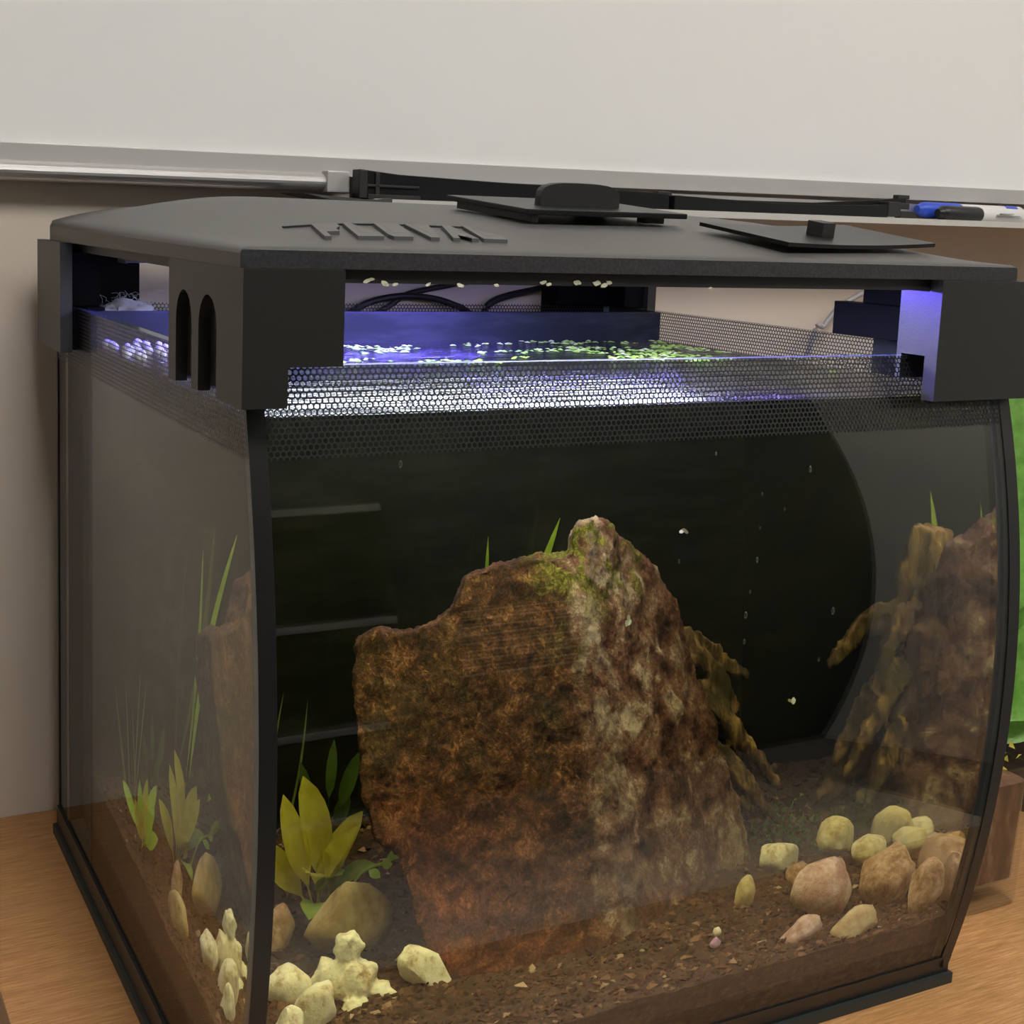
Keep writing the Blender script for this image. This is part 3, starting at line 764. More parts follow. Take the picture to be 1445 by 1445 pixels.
stone((0.373, 0.056, 0.062), (0.0190, 0.0170, 0.0200), (0.2, -0.45, 0.5), 22, 'brown', 'blocky brown and pink stone leaning on the right glass', ang=0.85)
stone((0.3345, 0.019, 0.0475), (0.0170, 0.0085, 0.0105), (0.0, -0.25, 0.1), 23, 'tan', 'speckled beige stone pressed near the front glass', ang=0.7)
stone((0.383, 0.024, 0.058), (0.0110, 0.0130, 0.0175), (0.3, 0.2, 0.1), 24, 'brown', 'rough brown stone in the right front corner of the tank')
stone((0.374, 0.126, 0.067), (0.0140, 0.0120, 0.0115), (0.1, 0.1, 0.6), 25, 'olive', 'rounded yellowish stone lying against the right glass behind the heap')
stone((0.380, 0.093, 0.068), (0.0125, 0.0095, 0.0085), (0.1, 0.0, 0.2), 26, 'olive', 'flat yellowish stone on top of the heap by the right glass')
stone((0.338, 0.105, 0.057), (0.0090, 0.0080, 0.0070), (0.1, 0.0, 0.2), 27, 'brown', 'dull brown stone half buried behind the pinkish-grey one')
stone((0.255, 0.044, 0.050), (0.0036, 0.0034, 0.0030), (0.4, 0.2, 0.5), 28, 'purple', 'tiny purple gravel piece on the bare soil', None, 0.9, 2)
stone((0.262, 0.057, 0.0515), (0.0028, 0.0026, 0.0026), (0.1, 0.2, 0.5), 29, 'cream', 'tiny white pebble next to the purple gravel', None, 0.4, 2)
stone((0.345, 0.215, 0.060), (0.0050, 0.0050, 0.0045), (0.1, 0.2, 0.5), 30, 'olive', 'small yellow pebble beneath the driftwood roots', None, 0.4, 2)
stone((0.120, 0.118, 0.0540), (0.0050, 0.0040, 0.0035), (0.1, 0.2, 0.5), 31, 'brown', 'small brown pebble between the tan slab and rock', None, 0.6, 2)

# ------------------------------------------------------------------ plants
def leaf_mat(name, a, b, trans=0.35):
    t = NT(name); tc = t.n('TexCoord')
    f = t.noise(tc.outputs['Object'], 90, 4)
    c = t.ramp(f, [(0.35, a), (0.65, b)])
    d = t.n('BsdfPrincipled', {'Base Color': c, 'Roughness': 0.45}).outputs[0]
    tl = t.n('BsdfTranslucent', {'Color': c}).outputs[0]
    return t.surf(t.n('MixShader', {0: trans, 1: d, 2: tl}).outputs[0])
LM = {
 'yellow': leaf_mat('yellow_green_leaf', (0.60, 0.56, 0.07), (0.82, 0.78, 0.16), 0.45),
 'green': leaf_mat('green_leaf', (0.24, 0.42, 0.04), (0.42, 0.60, 0.08), 0.4),
 'bright': leaf_mat('bright_green_leaf', (0.42, 0.75, 0.07), (0.62, 0.90, 0.16), 0.4),
 'dark': leaf_mat('dark_green_leaf', (0.03, 0.07, 0.015), (0.07, 0.14, 0.03)),
 'house': leaf_mat('houseplant_leaf', (0.10, 0.26, 0.03), (0.20, 0.42, 0.07), 0.25),
 'pale': leaf_mat('pale_strand', (0.16, 0.24, 0.07), (0.26, 0.34, 0.12)),
}
def leaf(name, base, tip, width, mat, parent, droop=0.15, normal=(0, -1, 0.3), fold=0.18, wave=0.0, n=10, petiole=0.25, seed=0):
    """one leaf blade from base to tip; widest past the petiole"""
    B, T = Vector(base), Vector(tip); L = (T-B).length; ax = (T-B).normalized()
    nv = Vector(normal); sd = ax.cross(nv).normalized(); up_ = sd.cross(ax).normalized()
    V_, F_ = [], []
    for i in range(n+1):
        s = i/n
        c = B+ax*L*s+up_*(droop*L*math.sin(PI*s))
        if s < petiole: wd = 0.06+0.04*s
        else:
            k = (s-petiole)/(1-petiole); wd = max(0.03, math.sin(PI*min(1, k**0.95))**0.6)
        wd *= width/2
        for q in (-1, -0.5, 0, 0.5, 1):
            wv = wave*width*math.sin(s*14+q*2+seed) if abs(q) == 1 else 0
            V_.append(c+sd*wd*q+up_*(abs(q)*fold*wd+wv))
    for i in range(n):
        for k in range(4):
            a = i*5+k; F_.append((a, a+1, a+6, a+5))
    return pydata(name, V_, F_, mat, parent, True)

p1 = thing('leafy_plant', (0.080, 0.186, 0.054), 'broad-leaved yellow-green water plant rooted behind the tan slab', 'water plant')
b = (0.080, 0.186, 0.054)
for k, (tip, wd, mt, nv) in enumerate([((0.072, 0.182, 0.1230), 0.017, 'yellow', (0.1, -0.9, 0.6)), ((0.061, 0.180, 0.1165), 0.012, 'yellow', (-0.3, -0.9, 0.5)), ((0.100, 0.172, 0.1060), 0.014, 'yellow', (-0.2, -0.6, 0.9)), ((0.094, 0.160, 0.104), 0.012, 'yellow', (-0.2, -0.6, 0.9)),
                        ((0.104, 0.162, 0.084), 0.012, 'green', (0.0, -0.5, 1)), ((0.066, 0.156, 0.088), 0.013, 'yellow', (0, -0.4, 1)), ((0.064, 0.142, 0.071), 0.013, 'green', (0, -0.3, 1)), ((0.085, 0.156, 0.084), 0.014, 'green', (0, -0.5, 1)), ((0.050, 0.188, 0.095), 0.013, 'yellow', (-0.3, -0.8, 0.6)), ((0.076, 0.163, 0.094), 0.011, 'yellow', (0, -0.6, 0.9))]):
    leaf('leaf', b, tip, wd, LM[mt], p1, 0.14, nv, 0.25, 0.05, 12, 0.38, k)
p2 = thing('leafy_plant', (0.046, 0.212, 0.056), 'short bushy bright green water plant near the left glass', 'water plant')
b = (0.046, 0.212, 0.056)
for k, (tip, wd) in enumerate([((0.048, 0.208, 0.098), 0.009), ((0.036, 0.212, 0.096), 0.009), ((0.058, 0.200, 0.097), 0.011), ((0.030, 0.216, 0.084), 0.010), ((0.060, 0.206, 0.084), 0.012), ((0.046, 0.194, 0.080), 0.012), ((0.034, 0.200, 0.072), 0.011), ((0.056, 0.194, 0.070), 0.011), ((0.040, 0.252, 0.080), 0.009), ((0.040, 0.204, 0.090), 0.010)]):
    leaf('leaf', b, tip, wd, LM['yellow' if k % 3 == 0 else 'bright'], p2, 0.12, (-0.7, -0.4, 0.7), 0.25, 0.04, 12, 0.3, k)
p3 = thing('runner_plant', (0.100, 0.160, 0.060), 'tiny bright green runner reaching across to the rock slab', 'water plant')
bm = bmesh.new(); tube(bm, [(0.086, 0.168, 0.062), (0.096, 0.162, 0.080), (0.108, 0.158, 0.085), (0.1175, 0.156, 0.088)], 0.0007, 6, 5)
bmobj('stem', bm, LM['bright'], p3, True)
for k, (bb, tip, wd) in enumerate([((0.108, 0.158, 0.085), (0.1185, 0.155, 0.0935), 0.005), ((0.106, 0.158, 0.085), (0.1110, 0.155, 0.0845), 0.005), ((0.1175, 0.156, 0.088), (0.1225, 0.154, 0.0945), 0.004), ((0.1, 0.16, 0.082), (0.104, 0.153, 0.080), 0.005), ((0.111, 0.165, 0.100), (0.116, 0.162, 0.108), 0.004)]):
    leaf('leaf', bb, tip, wd, LM['bright'], p3, 0.05, (0, -1, 0.4), petiole=0.1, n=6)
p4 = thing('grass_plant', (0.050, 0.255, 0.057), 'wispy pale grass strands growing in the left back corner', 'water plant')
for k, (bb, tip) in enumerate([((0.050, 0.248, 0.057), (0.030, 0.262, 0.136)), ((0.055, 0.250, 0.057), (0.038, 0.246, 0.142)), ((0.052, 0.246, 0.057), (0.034, 0.256, 0.118)), ((0.060, 0.242, 0.057), (0.045, 0.238, 0.128)), ((0.075, 0.262, 0.057), (0.082, 0.258, 0.14)), ((0.080, 0.266, 0.057), (0.096, 0.260, 0.135))]):
    leaf('blade', bb, tip, 0.0016, LM['pale'], p4, 0.06*(-1)**k, (-0.8, -0.6, 0.2), petiole=0.02)
p5 = thing('tall_blade_plant', (0.205, 0.285, 0.058), 'long narrow green blade rising behind the rock slab', 'water plant')
leaf('blade', (0.205, 0.285, 0.058), (0.2570, 0.279, 0.2100), 0.0075, LM['bright'], p5, -0.06, (0, -1, 0.1), petiole=0.05, n=16)
leaf('blade', (0.200, 0.286, 0.058), (0.2120, 0.283, 0.2020), 0.0045, LM['green'], p5, 0.03, (0, -1, 0.1), petiole=0.05, n=14)
p6 = thing('leafy_plant', (0.105, 0.262, 0.058), 'dark green water plant in shade left of the rock slab', 'water plant')
for k, (tip, wd) in enumerate([((0.122, 0.250, 0.109), 0.008), ((0.112, 0.264, 0.112), 0.006), ((0.092, 0.262, 0.104), 0.006), ((0.118, 0.256, 0.088), 0.008), ((0.090, 0.252, 0.082), 0.007)]):
    leaf('leaf', (0.105, 0.262, 0.058), tip, wd, LM['dark'], p6, 0.1, (-0.3, -1, 0.3), petiole=0.5, seed=k)
p7 = thing('moss_clump', (0.368, 0.185, 0.055), 'low mossy plant clump under the driftwood roots', 'water plant')
rr = random.Random(5)
V_, F_ = [], []
for q in range(260):
    c = Vector((0.366+rr.gauss(0, 0.013), 0.172+rr.gauss(0, 0.013), 0.053+abs(rr.gauss(0, 0.009)))); c.x = min(c.x, 0.388)
    d = Vector((rr.gauss(0, 1), rr.gauss(0, 1), rr.gauss(0.5, 1))).normalized()*rr.uniform(0.002, 0.005); s_ = d.cross(Vector((rr.gauss(0, 1), rr.gauss(0, 1), 1))).normalized()*0.0011
    k = len(V_); V_ += [c-s_, c+s_, c+d]; F_.append((k, k+1, k+2))
mo = pydata('moss_leaves', V_, F_, LM['dark'], p7); mo['kind'] = 'stuff'

# ------------------------------------------------------------------ floating plants on the water
t = NT('duckweed'); gi = t.n('NewGeometry').outputs['Random Per Island']
c = t.ramp(gi, [(0, (0.16, 0.36, 0.03)), (0.6, (0.34, 0.56, 0.06)), (1, (0.60, 0.72, 0.26))])
M['duckweed'] = t.surf(t.n('MixShader', {0: 0.2, 1: t.n('BsdfPrincipled', {'Base Color': c, 'Roughness': 0.45}).outputs[0], 2: t.n('BsdfTranslucent', {'Color': c}).outputs[0]}).outputs[0])
V_, F_ = [], []
rr = random.Random(21)
def frond(x, y, r, z=ZWATER+0.0006):
    k = len(V_); a0 = rr.uniform(0, 6.28); el = rr.uniform(0.6, 0.9); tx, ty = rr.gauss(0, 0.10), rr.gauss(0, 0.10)
    V_.append((x, y, z+r*0.35))
    for q in range(8):
        an = q*PI/4
        dx, dy = math.cos(an)*r, math.sin(an)*r*el
        ex, ey = dx*math.cos(a0)-dy*math.sin(a0), dx*math.sin(a0)+dy*math.cos(a0)
        V_.append((x+ex, y+ey, z+tx*ex+ty*ey))
    for q in range(8): F_.append((k, k+1+q, k+1+(q+1) % 8))
cnt = 0
while cnt < 620:
    x = rr.uniform(0.02, 0.385); y = rr.uniform(0.10, 0.290)
    dens = noise.noise(Vector((x*17, y*42, 0.7)))+0.45*noise.noise(Vector((x*50, y*90, 2.0)))
    dens += 0.30 if x > 0.28 else -0.02
    if y < 0.17: dens -= 0.40
    if dens < 0.24: continue
    frond(x, y, rr.uniform(0.0012, 0.0026)); cnt += 1
dk = pydata('floating_duckweed', V_, F_, M['duckweed'], None, True)
tag(dk, 'bright green duckweed floating in drifts on the tank water', 'duckweed', kind='stuff')

# foam bubbles in the left back corner of the surface
M['bubble'] = simple('foam_bubble', (0.70, 0.70, 0.72), 0.15)
bm = bmesh.new()
for q in range(46):
    x = rr.uniform(0.010, 0.060); y = rr.uniform(0.215, 0.290); r = rr.uniform(0.0012, 0.0030)
    bmesh.ops.create_icosphere(bm, subdivisions=2, radius=r, matrix=Matrix.Translation((x, y, ZWATER+r*0.5)))
fb = bmobj('surface_foam', bm, M['bubble'], None, True)
tag(fb, 'cluster of foam bubbles on the water in the left back corner', 'bubbles', kind='stuff')

# filter floss above the filter chamber
floss_m = simple('filter_floss', (0.62, 0.62, 0.66), 0.9)
fl = thing('filter_floss', (0.033, 0.333, 0.322), 'fluffy white filter floss tuft in the filter chamber', 'filter floss')
bm = bmesh.new(); bmesh.ops.create_icosphere(bm, subdivisions=4, radius=1)
for v_ in bm.verts:
    p = v_.co.copy(); k = 1+0.35*noise.noise(p*2.4)+0.2*noise.noise(p*7)
    v_.co = Vector((0.035+p.x*0.020*k, 0.333+p.y*0.014*k, 0.333+p.z*0.011*k))
bmobj('wad', bm, floss_m, fl, True)
bm = bmesh.new()
for q in range(80):
    a = rr.uniform(0, 6.28); c = Vector((0.036+rr.gauss(0, 0.011), 0.333+rr.gauss(0, 0.008), 0.341+rr.gauss(0, 0.003)))
    p1_ = c+Vector((rr.gauss(0, 0.003), rr.gauss(0, 0.002), rr.uniform(0.0005, 0.004))); p2_ = p1_+Vector((rr.gauss(0, 0.003), rr.gauss(0, 0.002), rr.uniform(-0.003, 0.003)))
    tube(bm, [c, p1_, p2_], 0.00010, 3, 3)
ff = bmobj('fibres', bm, floss_m, fl); ff['kind'] = 'stuff'
M['sponge'] = varied('black_sponge', [(0.4, (0.008, 0.008, 0.008)), (0.6, (0.03, 0.03, 0.03))], 500, 0.95, 0.9, 0.002)
box('filter_sponge', 0.012, 0.180, 0.305, 0.355, 0.0105, 0.318, M['sponge'], None, 0.003)
tag(bpy.data.objects['filter_sponge'], 'black filter sponge block inside the rear filter chamber', 'filter sponge')

# ------------------------------------------------------------------ lid
LX0, LX1, LY0, LY1 = -0.006, 0.389, -0.004, 0.368
ZLB = 0.3785
def smst(q): q = min(1, max(0, q)); return q*q*(3-2*q)
def zl(x, y):
    u_ = (y-LY0)/(LY1-LY0)
    pf = 1-(1-min(1, max(0, u_/0.62)))**2; pb = 1-0.35*smst((u_-0.62)/0.38)
    S1 = 1-(1-min(1, max(0, (x-LX0)/0.085)))**2.2; S2 = 1-(1-min(1, max(0, (LX1-x)/0.062)))**2.2
    return 0.3862+0.003*u_+0.0190*min(S1, S2)*pf*pb
lid = thing('tank_hood', (0.19, 0.18, ZLB), 'domed matte black aquarium lid with raised lettering resting on corner risers', 'lid')
def rows_(a, b, n):
    L_ = [a, a+0.0004, a+0.0012, a+0.0026, a+0.005]
    L_ += [a+0.005+(b-a-0.010)*k/n for k in range(1, n)]
    return L_+[b-0.005, b-0.0026, b-0.0012, b-0.0004, b]
XS = rows_(LX0, LX1, 60); YS = rows_(LY0, LY1, 54)
def edrop(d):
    return 0 if d >= 0.004 else 0.0026*(1-math.sqrt(max(0, 1-((0.004-d)/0.004)**2)))
V_, F_ = [], []
for y in YS:
    for x in XS:
        drop = max(edrop(x-LX0), edrop(LX1-x), edrop(LY1-y), 0.45*edrop(y-LY0))
        dx_ = min(x-LX0, LX1-x); dy_ = LY1-y
        xx, yy = x, y
        R = 0.012
        if dx_ < R and dy_ < R and (R-dx_)**2+(R-dy_)**2 > R*R:      # rounded back corners
            q = Vector((R-dx_, R-dy_)); q = q.normalized()*R
            ndx, ndy = R-q.x, R-q.y
            xx = LX0+ndx if x < 0.2 else LX1-ndx; yy = LY1-ndy; drop = 0.0026
        V_.append((xx, yy, zl(x, y)-drop))
nx, ny = len(XS), len(YS)
for j in range(ny-1):
    for i in range(nx-1): F_.append((j*nx+i, j*nx+i+1, (j+1)*nx+i+1, (j+1)*nx+i))
ring = [i for i in range(nx)]+[j*nx+nx-1 for j in range(1, ny)]+[(ny-1)*nx+i for i in range(nx-2, -1, -1)]+[j*nx for j in range(ny-2, 0, -1)]
k0 = len(V_)
for q in ring: V_.append((V_[q][0], V_[q][1], ZLB))
k1 = len(V_)
for q in ring:
    x, y, _ = V_[q]
    V_.append((min(max(x, LX0+0.006), LX1-0.006), min(max(y, LY0+0.006), LY1-0.006), ZLB))
nr = len(ring); nf = len(F_)
fm = [0]*nf
for a in range(nr):
    b_ = (a+1) % nr
    front = V_[ring[a]][1] < LY0+1e-5 and V_[ring[b_]][1] < LY0+1e-5
    F_.append((ring[b_], ring[a], k0+a, k0+b_)); fm.append(1 if front else 0)
    F_.append((k0+b_, k0+a, k1+a, k1+b_)); fm.append(0)
F_.append(tuple(k1+a for a in range(nr-1, -1, -1))); fm.append(0)
sh = pydata('shell', V_, F_, None, lid, True, [M['lid'], M['lid_edge']], fm)
for p in sh.data.polygons:
    if abs(p.normal.z) < 0.2: p.use_smooth = False
# inner lip frame below the shell
bm = bmesh.new(); zl0, zl1 = 0.3733, ZLB
for a in ((LX0+0.010, LX1-0.012, LY0+0.003, LY0+0.006), (LX0+0.010, LX1-0.012, LY1-0.012, LY1-0.009), (LX0+0.008, LX0+0.011, LY0+0.003, LY1-0.009), (LX1-0.013, LX1-0.010, LY0+0.003, LY1-0.009)):
    bbox(bm, *a, zl0, zl1)
bmobj('lip_frame', bm, M['plastic'], lid)
# LED light bar under the lid
t = NT('white_led_lens'); M['led_w'] = t.surf(t.n('Emission', {'Color': (0.93, 0.97, 1.0, 1), 'Strength': LED_WHITE}).outputs[0])
t = NT('blue_led_lens'); M['led_b'] = t.surf(t.n('Emission', {'Color': (0.16, 0.12, 1.0, 1), 'Strength': LED_BLUE}).outputs[0])
bm = bmesh.new()
bbox(bm, 0.040, 0.350, 0.058, 0.160, 0.3764, ZLB-0.0001)
bbox(bm, 0.040, 0.350, 0.058, 0.060, 0.3735, 0.3764); bbox(bm, 0.040, 0.350, 0.158, 0.160, 0.3735, 0.3764)
bmobj('led_housing', bm, M['plastic'], lid)
box('white_led_panel', 0.050, 0.290, 0.064, 0.152, 0.3752, 0.3764, M['led_w'], lid)
t = NT('violet_led_lens'); M['led_v'] = t.surf(t.n('Emission', {'Color': (0.22, 0.18, 1.0, 1), 'Strength': 45.0}).outputs[0])
box('violet_led_strip', 0.190, 0.335, 0.166, 0.176, 0.3752, 0.3774, M['led_v'], lid)
bm = bmesh.new(); bbox(bm, 0.015, 0.290, 0.256, 0.2575, 0.3700, ZLB-0.0001); bbox(bm, 0.015, 0.290, 0.2725, 0.274, 0.3690, ZLB-0.0001)
bbox(bm, 0.0150, 0.0165, 0.2575, 0.2725, 0.3690, ZLB-0.0001); bbox(bm, 0.2885, 0.2900, 0.2575, 0.2725, 0.3690, ZLB-0.0001)
bmobj('blue_led_channel', bm, M['plastic'], lid)
box('blue_led_strip', 0.045, 0.250, 0.261, 0.269, 0.3760, 0.3775, M['led_b'], lid)
box('blue_led_strip', 0.200, 0.325, 0.040, 0.045, 0.3755, 0.3775, M['led_b'], lid)
# raised lettering on the front slope
G = {  # wide heavy letters on a 1 x 1 cell (x right, y up), as closed polygons
 'F': [[(0, 0), (0.24, 0), (0.24, 0.36), (0.72, 0.36), (0.72, 0.58), (0.24, 0.58), (0.24, 0.76), (0.95, 0.76), (0.95, 1), (0, 1)]],
 'L': [[(0, 0), (0.95, 0), (0.95, 0.25), (0.26, 0.25), (0.26, 1), (0, 1)]],
 'U': [[(0.12, 0), (0.84, 0), (0.96, 0.14), (0.96, 1), (0.70, 1), (0.70, 0.25), (0.26, 0.25), (0.26, 1), (0, 1), (0, 0.14)]],
 'V': [[(0.32, 0), (0.66, 0), (0.98, 1), (0.70, 1), (0.50, 0.34), (0.28, 1), (0, 1)]],
 'A': [[(0, 0), (0.26, 0), (0.34, 0.22), (0.66, 0.22), (0.73, 0), (1.0, 0), (0.66, 1), (0.34, 1)]],
}
def letters(parent, name, mat, text, O, du, dv, step, h0, h1):
    for k, ch in enumerate(text):
        for poly in G[ch]:
            bm = bmesh.new(); A, B = [], []
            for (a, b_) in poly:
                q = O+du*((k+a*0.84)*step)+dv*(b_*1.0)+du*(0.50*(b_-0.5)*step)
                z = zl(q.x, q.y)
                A.append(bm.verts.new((q.x, q.y, z+h0))); B.append(bm.verts.new((q.x, q.y, z+h1)))
            nn = len(poly)
            for i in range(nn): bm.faces.new((A[i], A[(i+1) % nn], B[(i+1) % nn], B[i]))
            f = bm.faces.new(B); bmesh.ops.triangulate(bm, faces=[f])
            bmobj(name, bm, mat, parent)
O = Vector((0.0375, 0.0160, 0)); du = Vector((1, 0.0, 0)); dv = Vector((0.000, 0.0330, 0))
M['letter'] = simple('raised_letter_plastic', (0.092, 0.090, 0.087), 0.42)
letters(lid, 'letter', M['letter'], 'FLUVAL', O, du, dv, 0.0138, -0.0006, 0.0015)
bm = bmesh.new()
pl = [(0.0310, 0.0515), (0.0315, 0.0530), (0.1150, 0.0530), (0.1155, 0.0515)]
N_ = 24; A = []
for k in range(N_+1):
    x = 0.0300+(0.1150-0.0300)*k/N_
    A.append([bm.verts.new((x, y, zl(x, y)+h)) for y, h in ((0.0515, 0.0001), (0.0515, 0.0008), (0.0530, 0.0008), (0.0530, 0.0001))])
for a, b_ in zip(A, A[1:]):
    for i in range(3): bm.faces.new((a[i], a[i+1], b_[i+1], b_[i]))
bmobj('letter_plate_edge', bm, M['plastic'], lid)
# duckweed bits stuck on the lip
M['dried'] = simple('dried_duckweed', (0.62, 0.62, 0.46), 0.7)
V_, F_ = [], []
for x, dz, r in [(0.0445, 0.0, 0.0012), (0.0465, 0.0007, 0.0009), (0.0520, -0.0010, 0.0014), (0.0560, -0.0012, 0.0010), (0.0700, -0.0011, 0.0010), (0.0840, -0.0012, 0.0012), (0.1000, -0.0011, 0.0010), (0.1215, 0.0004, 0.0011), (0.1240, -0.0004, 0.0010), (0.1375, 0.0004, 0.0015), (0.1470, 0.0004, 0.0016), (0.1505, -0.0006, 0.0013), (0.1530, 0.0006, 0.0012), (0.2050, -0.0011, 0.0009)]:
    k = len(V_); an = rr.uniform(-0.5, 0.5)
    for i in range(10):
        a = i*2*PI/10; q = r*rr.uniform(0.75, 1.15); dx, dz_ = math.cos(a)*q*1.4, math.sin(a)*q*0.7
        V_.append(Vector((x+dx*math.cos(an)-dz_*math.sin(an), LY0+0.0027-0.0003*(i % 2), 0.3742+dz+dx*math.sin(an)+dz_*math.cos(an))))
    F_.append(tuple(range(k, k+10)))
st_ = pydata('stuck_duckweed', V_, F_, M['dried'], lid); st_['kind'] = 'stuff'

# ------------------------------------------------------------------ feeding flap and filter flap on the lid
def slope_frame(cx, cy, rz):
    e_ = 0.02
    gx = (zl(cx+e_, cy)-zl(cx-e_, cy))/(2*e_); gy = (zl(cx, cy+e_)-zl(cx, cy-e_))/(2*e_)
    nrm_ = Vector((-gx, -gy, 1)).normalized()
    xa = Vector((math.cos(rz), math.sin(rz), 0)); xa = (xa-nrm_*xa.dot(nrm_)).normalized(); ya = nrm_.cross(xa)
    return Matrix((xa, ya, nrm_)).transposed().to_4x4()
def place(o, cx, cy, rz, lift, tilt=0.0):
    m_ = slope_frame(cx, cy, rz)
    o.matrix_world = Matrix.Translation((cx, cy, zl(cx, cy)+lift)) @ m_ @ Matrix.Rotation(tilt, 4, 'X')
def child(name, bm, mat, par, smooth=False):
    o = bmobj(name, bm, mat, None, smooth); o.parent = par; return o
f1_ = thing('feeding_flap', (0, 0, 0), 'black rectangular feeding flap with upright D-shaped handle lying on the lid', 'flap')
bm = bmesh.new(); bbox(bm, -0.049, 0.049, -0.036, 0.034, 0.0035, 0.0062, 0.0006)
child('plate', bm, M['plastic_gloss'], f1_)
for a in ((-0.045, -0.041, -0.034, 0.030), (0.030, 0.043, -0.026, -0.020), (0.024, 0.042, 0.018, 0.024)):
    bm = bmesh.new(); bbox(bm, *a, 0.0, 0.0036, 0.0004)
    child('underside_rail', bm, M['plastic'], f1_)
bm = bmesh.new(); pts = [(-0.0245, 0.006)]
for k in range(0, 13):
    a = PI-PI*k/12; pts.append((0.0245*math.copysign(abs(math.cos(a))**0.6, math.cos(a)), 0.0105+0.0068*abs(math.sin(a))**0.7))
pts.append((0.0245, 0.006))
prism(bm, pts, 'y', -0.012, -0.0075)
child('handle', bm, M['plastic'], f1_)
place(f1_, 0.200, 0.112, 0.10, 0.0006)
f2_ = thing('filter_flap', (0, 0, 0), 'thin black flap with a small square knob near the lid right end', 'flap')
bm = bmesh.new()
N1, N2 = 14, 8; Z0 = 0.0008
gridv = [[[bm.verts.new((-0.052+0.104*i/N1, -0.029+0.058*j/N2, z+0.0012*((i/N1-0.5)*2)**2)) for j in range(N2+1)] for i in range(N1+1)] for z in (Z0, Z0+0.0018)]
for s_ in (0, 1):
    for i in range(N1):
        for j in range(N2):
            q = gridv[s_]; bm.faces.new((q[i][j], q[i+1][j], q[i+1][j+1], q[i][j+1]))
for i in range(N1):
    for j in (0, N2): bm.faces.new((gridv[0][i][j], gridv[0][i+1][j], gridv[1][i+1][j], gridv[1][i][j]))
for j in range(N2):
    for i in (0, N1): bm.faces.new((gridv[0][i][j], gridv[0][i][j+1], gridv[1][i][j+1], gridv[1][i][j]))
child('plate', bm, M['plastic_gloss'], f2_)
bm = bmesh.new(); bbox(bm, -0.0045, 0.0045, -0.006, 0.004, 0.0024, 0.0095, 0.0004)
child('knob', bm, M['plastic'], f2_)
place(f2_, 0.303, 0.043, 0.12, 0.0012)

# ------------------------------------------------------------------ corner risers
ZR = 0.3784
def riser(label, loc):
    return thing('corner_riser', loc, label, 'riser', 'black corner risers holding up the lid')
# front left: L-shape, side arm with two arched slots
XO, YO = -0.0062, -0.0085
rs = riser('black corner riser with two arched slots at the tank front', (0, 0, 0.328))
bm = bmesh.new()
prism(bm, [(XO, 0.3278), (0.0112, 0.3278), (0.0112, 0.3428), (0.0328, 0.3428), (0.0328, ZR), (XO, ZR)], 'y', YO, -0.0012)
bmobj('front_arm', bm, M['riser'], rs)
def arch(y0, y1, zt, n=12):
    r = (y1-y0)/2; c = (y0+y1)/2; h_ = 0.013
    return [(y0, 0.3278)]+[(c-r*math.cos(PI*k/n), zt-h_+h_*math.sin(PI*k/n)) for k in range(n+1)]+[(y1, 0.3278)]
pts = [(-0.0012, 0.3278)]+arch(0.0225, 0.0465, 0.3665)+arch(0.0560, 0.0790, 0.3665)+[(0.0900, 0.3278)]
bm = bmesh.new(); VV = {}
def gv(x, y, z):
    k = (round(x, 6), round(y, 6), round(z, 6))
    if k not in VV: VV[k] = bm.verts.new(k)
    return VV[k]
xa_, xb_ = XO, -0.0012
for (ya_, za_), (yb_, zb_) in zip(pts, pts[1:]):
    bm.faces.new((gv(xa_, ya_, za_), gv(xa_, yb_, zb_), gv(xb_, yb_, zb_), gv(xb_, ya_, za_)))
    if yb_-ya_ > 1e-7:
        for x_ in (xa_, xb_): bm.faces.new((gv(x_, ya_, za_), gv(x_, yb_, zb_), gv(x_, yb_, ZR), gv(x_, ya_, ZR)))
        bm.faces.new((gv(xa_, ya_, ZR), gv(xa_, yb_, ZR), gv(xb_, yb_, ZR), gv(xb_, ya_, ZR)))
for y_ in (-0.0012, 0.0900): bm.faces.new((gv(xa_, y_, 0.3278), gv(xb_, y_, 0.3278), gv(xb_, y_, ZR), gv(xa_, y_, ZR)))
bmobj('side_arm', bm, M['riser'], rs)
bm = bmesh.new(); bbox(bm, 0.0062, 0.0300, 0.0155, 0.0190, ZTOP+0.0008, ZR-0.001); bbox(bm, 0.0060, 0.0100, 0.0190, 0.0885, 0.3450, ZR-0.001); bbox(bm, -0.0012, 0.0300, 0.0, 0.0155, 0.3428, ZR-0.006); bbox(bm, -0.0012, 0.0060, 0.0155, 0.0885, 0.3428, ZR-0.006)
for y_ in (0.0350, 0.0680): bbox(bm, -0.0011, -0.0004, y_, y_+0.0125, 0.3300, 0.3425)
bmobj('inner_block', bm, M['plastic'], rs)
# front right
rs = riser('plain black corner riser at the tank front right, its inner end lit blue', (W, 0, 0.321))
bm = bmesh.new(); bbox(bm, 0.3345, 0.4010, -0.0090, -0.0014, 0.3212, ZR); bmobj('front_arm', bm, M['riser'], rs)
bm = bmesh.new(); bbox(bm, 0.3345, 0.3920, 0.0135, 0.0165, 0.3300, 0.3727); bbox(bm, 0.3345, 0.3920, -0.0014, 0.0135, 0.3422, 0.3727); bmobj('inner_block', bm, M['riser'], rs)
bm = bmesh.new(); bbox(bm, 0.4012, 0.4072, -0.0090, 0.1000, 0.3212, ZR); bmobj('side_arm', bm, M['riser'], rs)
bm = bmesh.new(); bbox(bm, 0.3840, 0.3940, 0.0170, 0.1150, 0.3425, 0.3610, 0.0005); bbox(bm, 0.3870, 0.4005, 0.0170, 0.0960, 0.3610, ZR-0.006, 0.0005); bmobj('inner_block', bm, M['shaded_black'], rs)
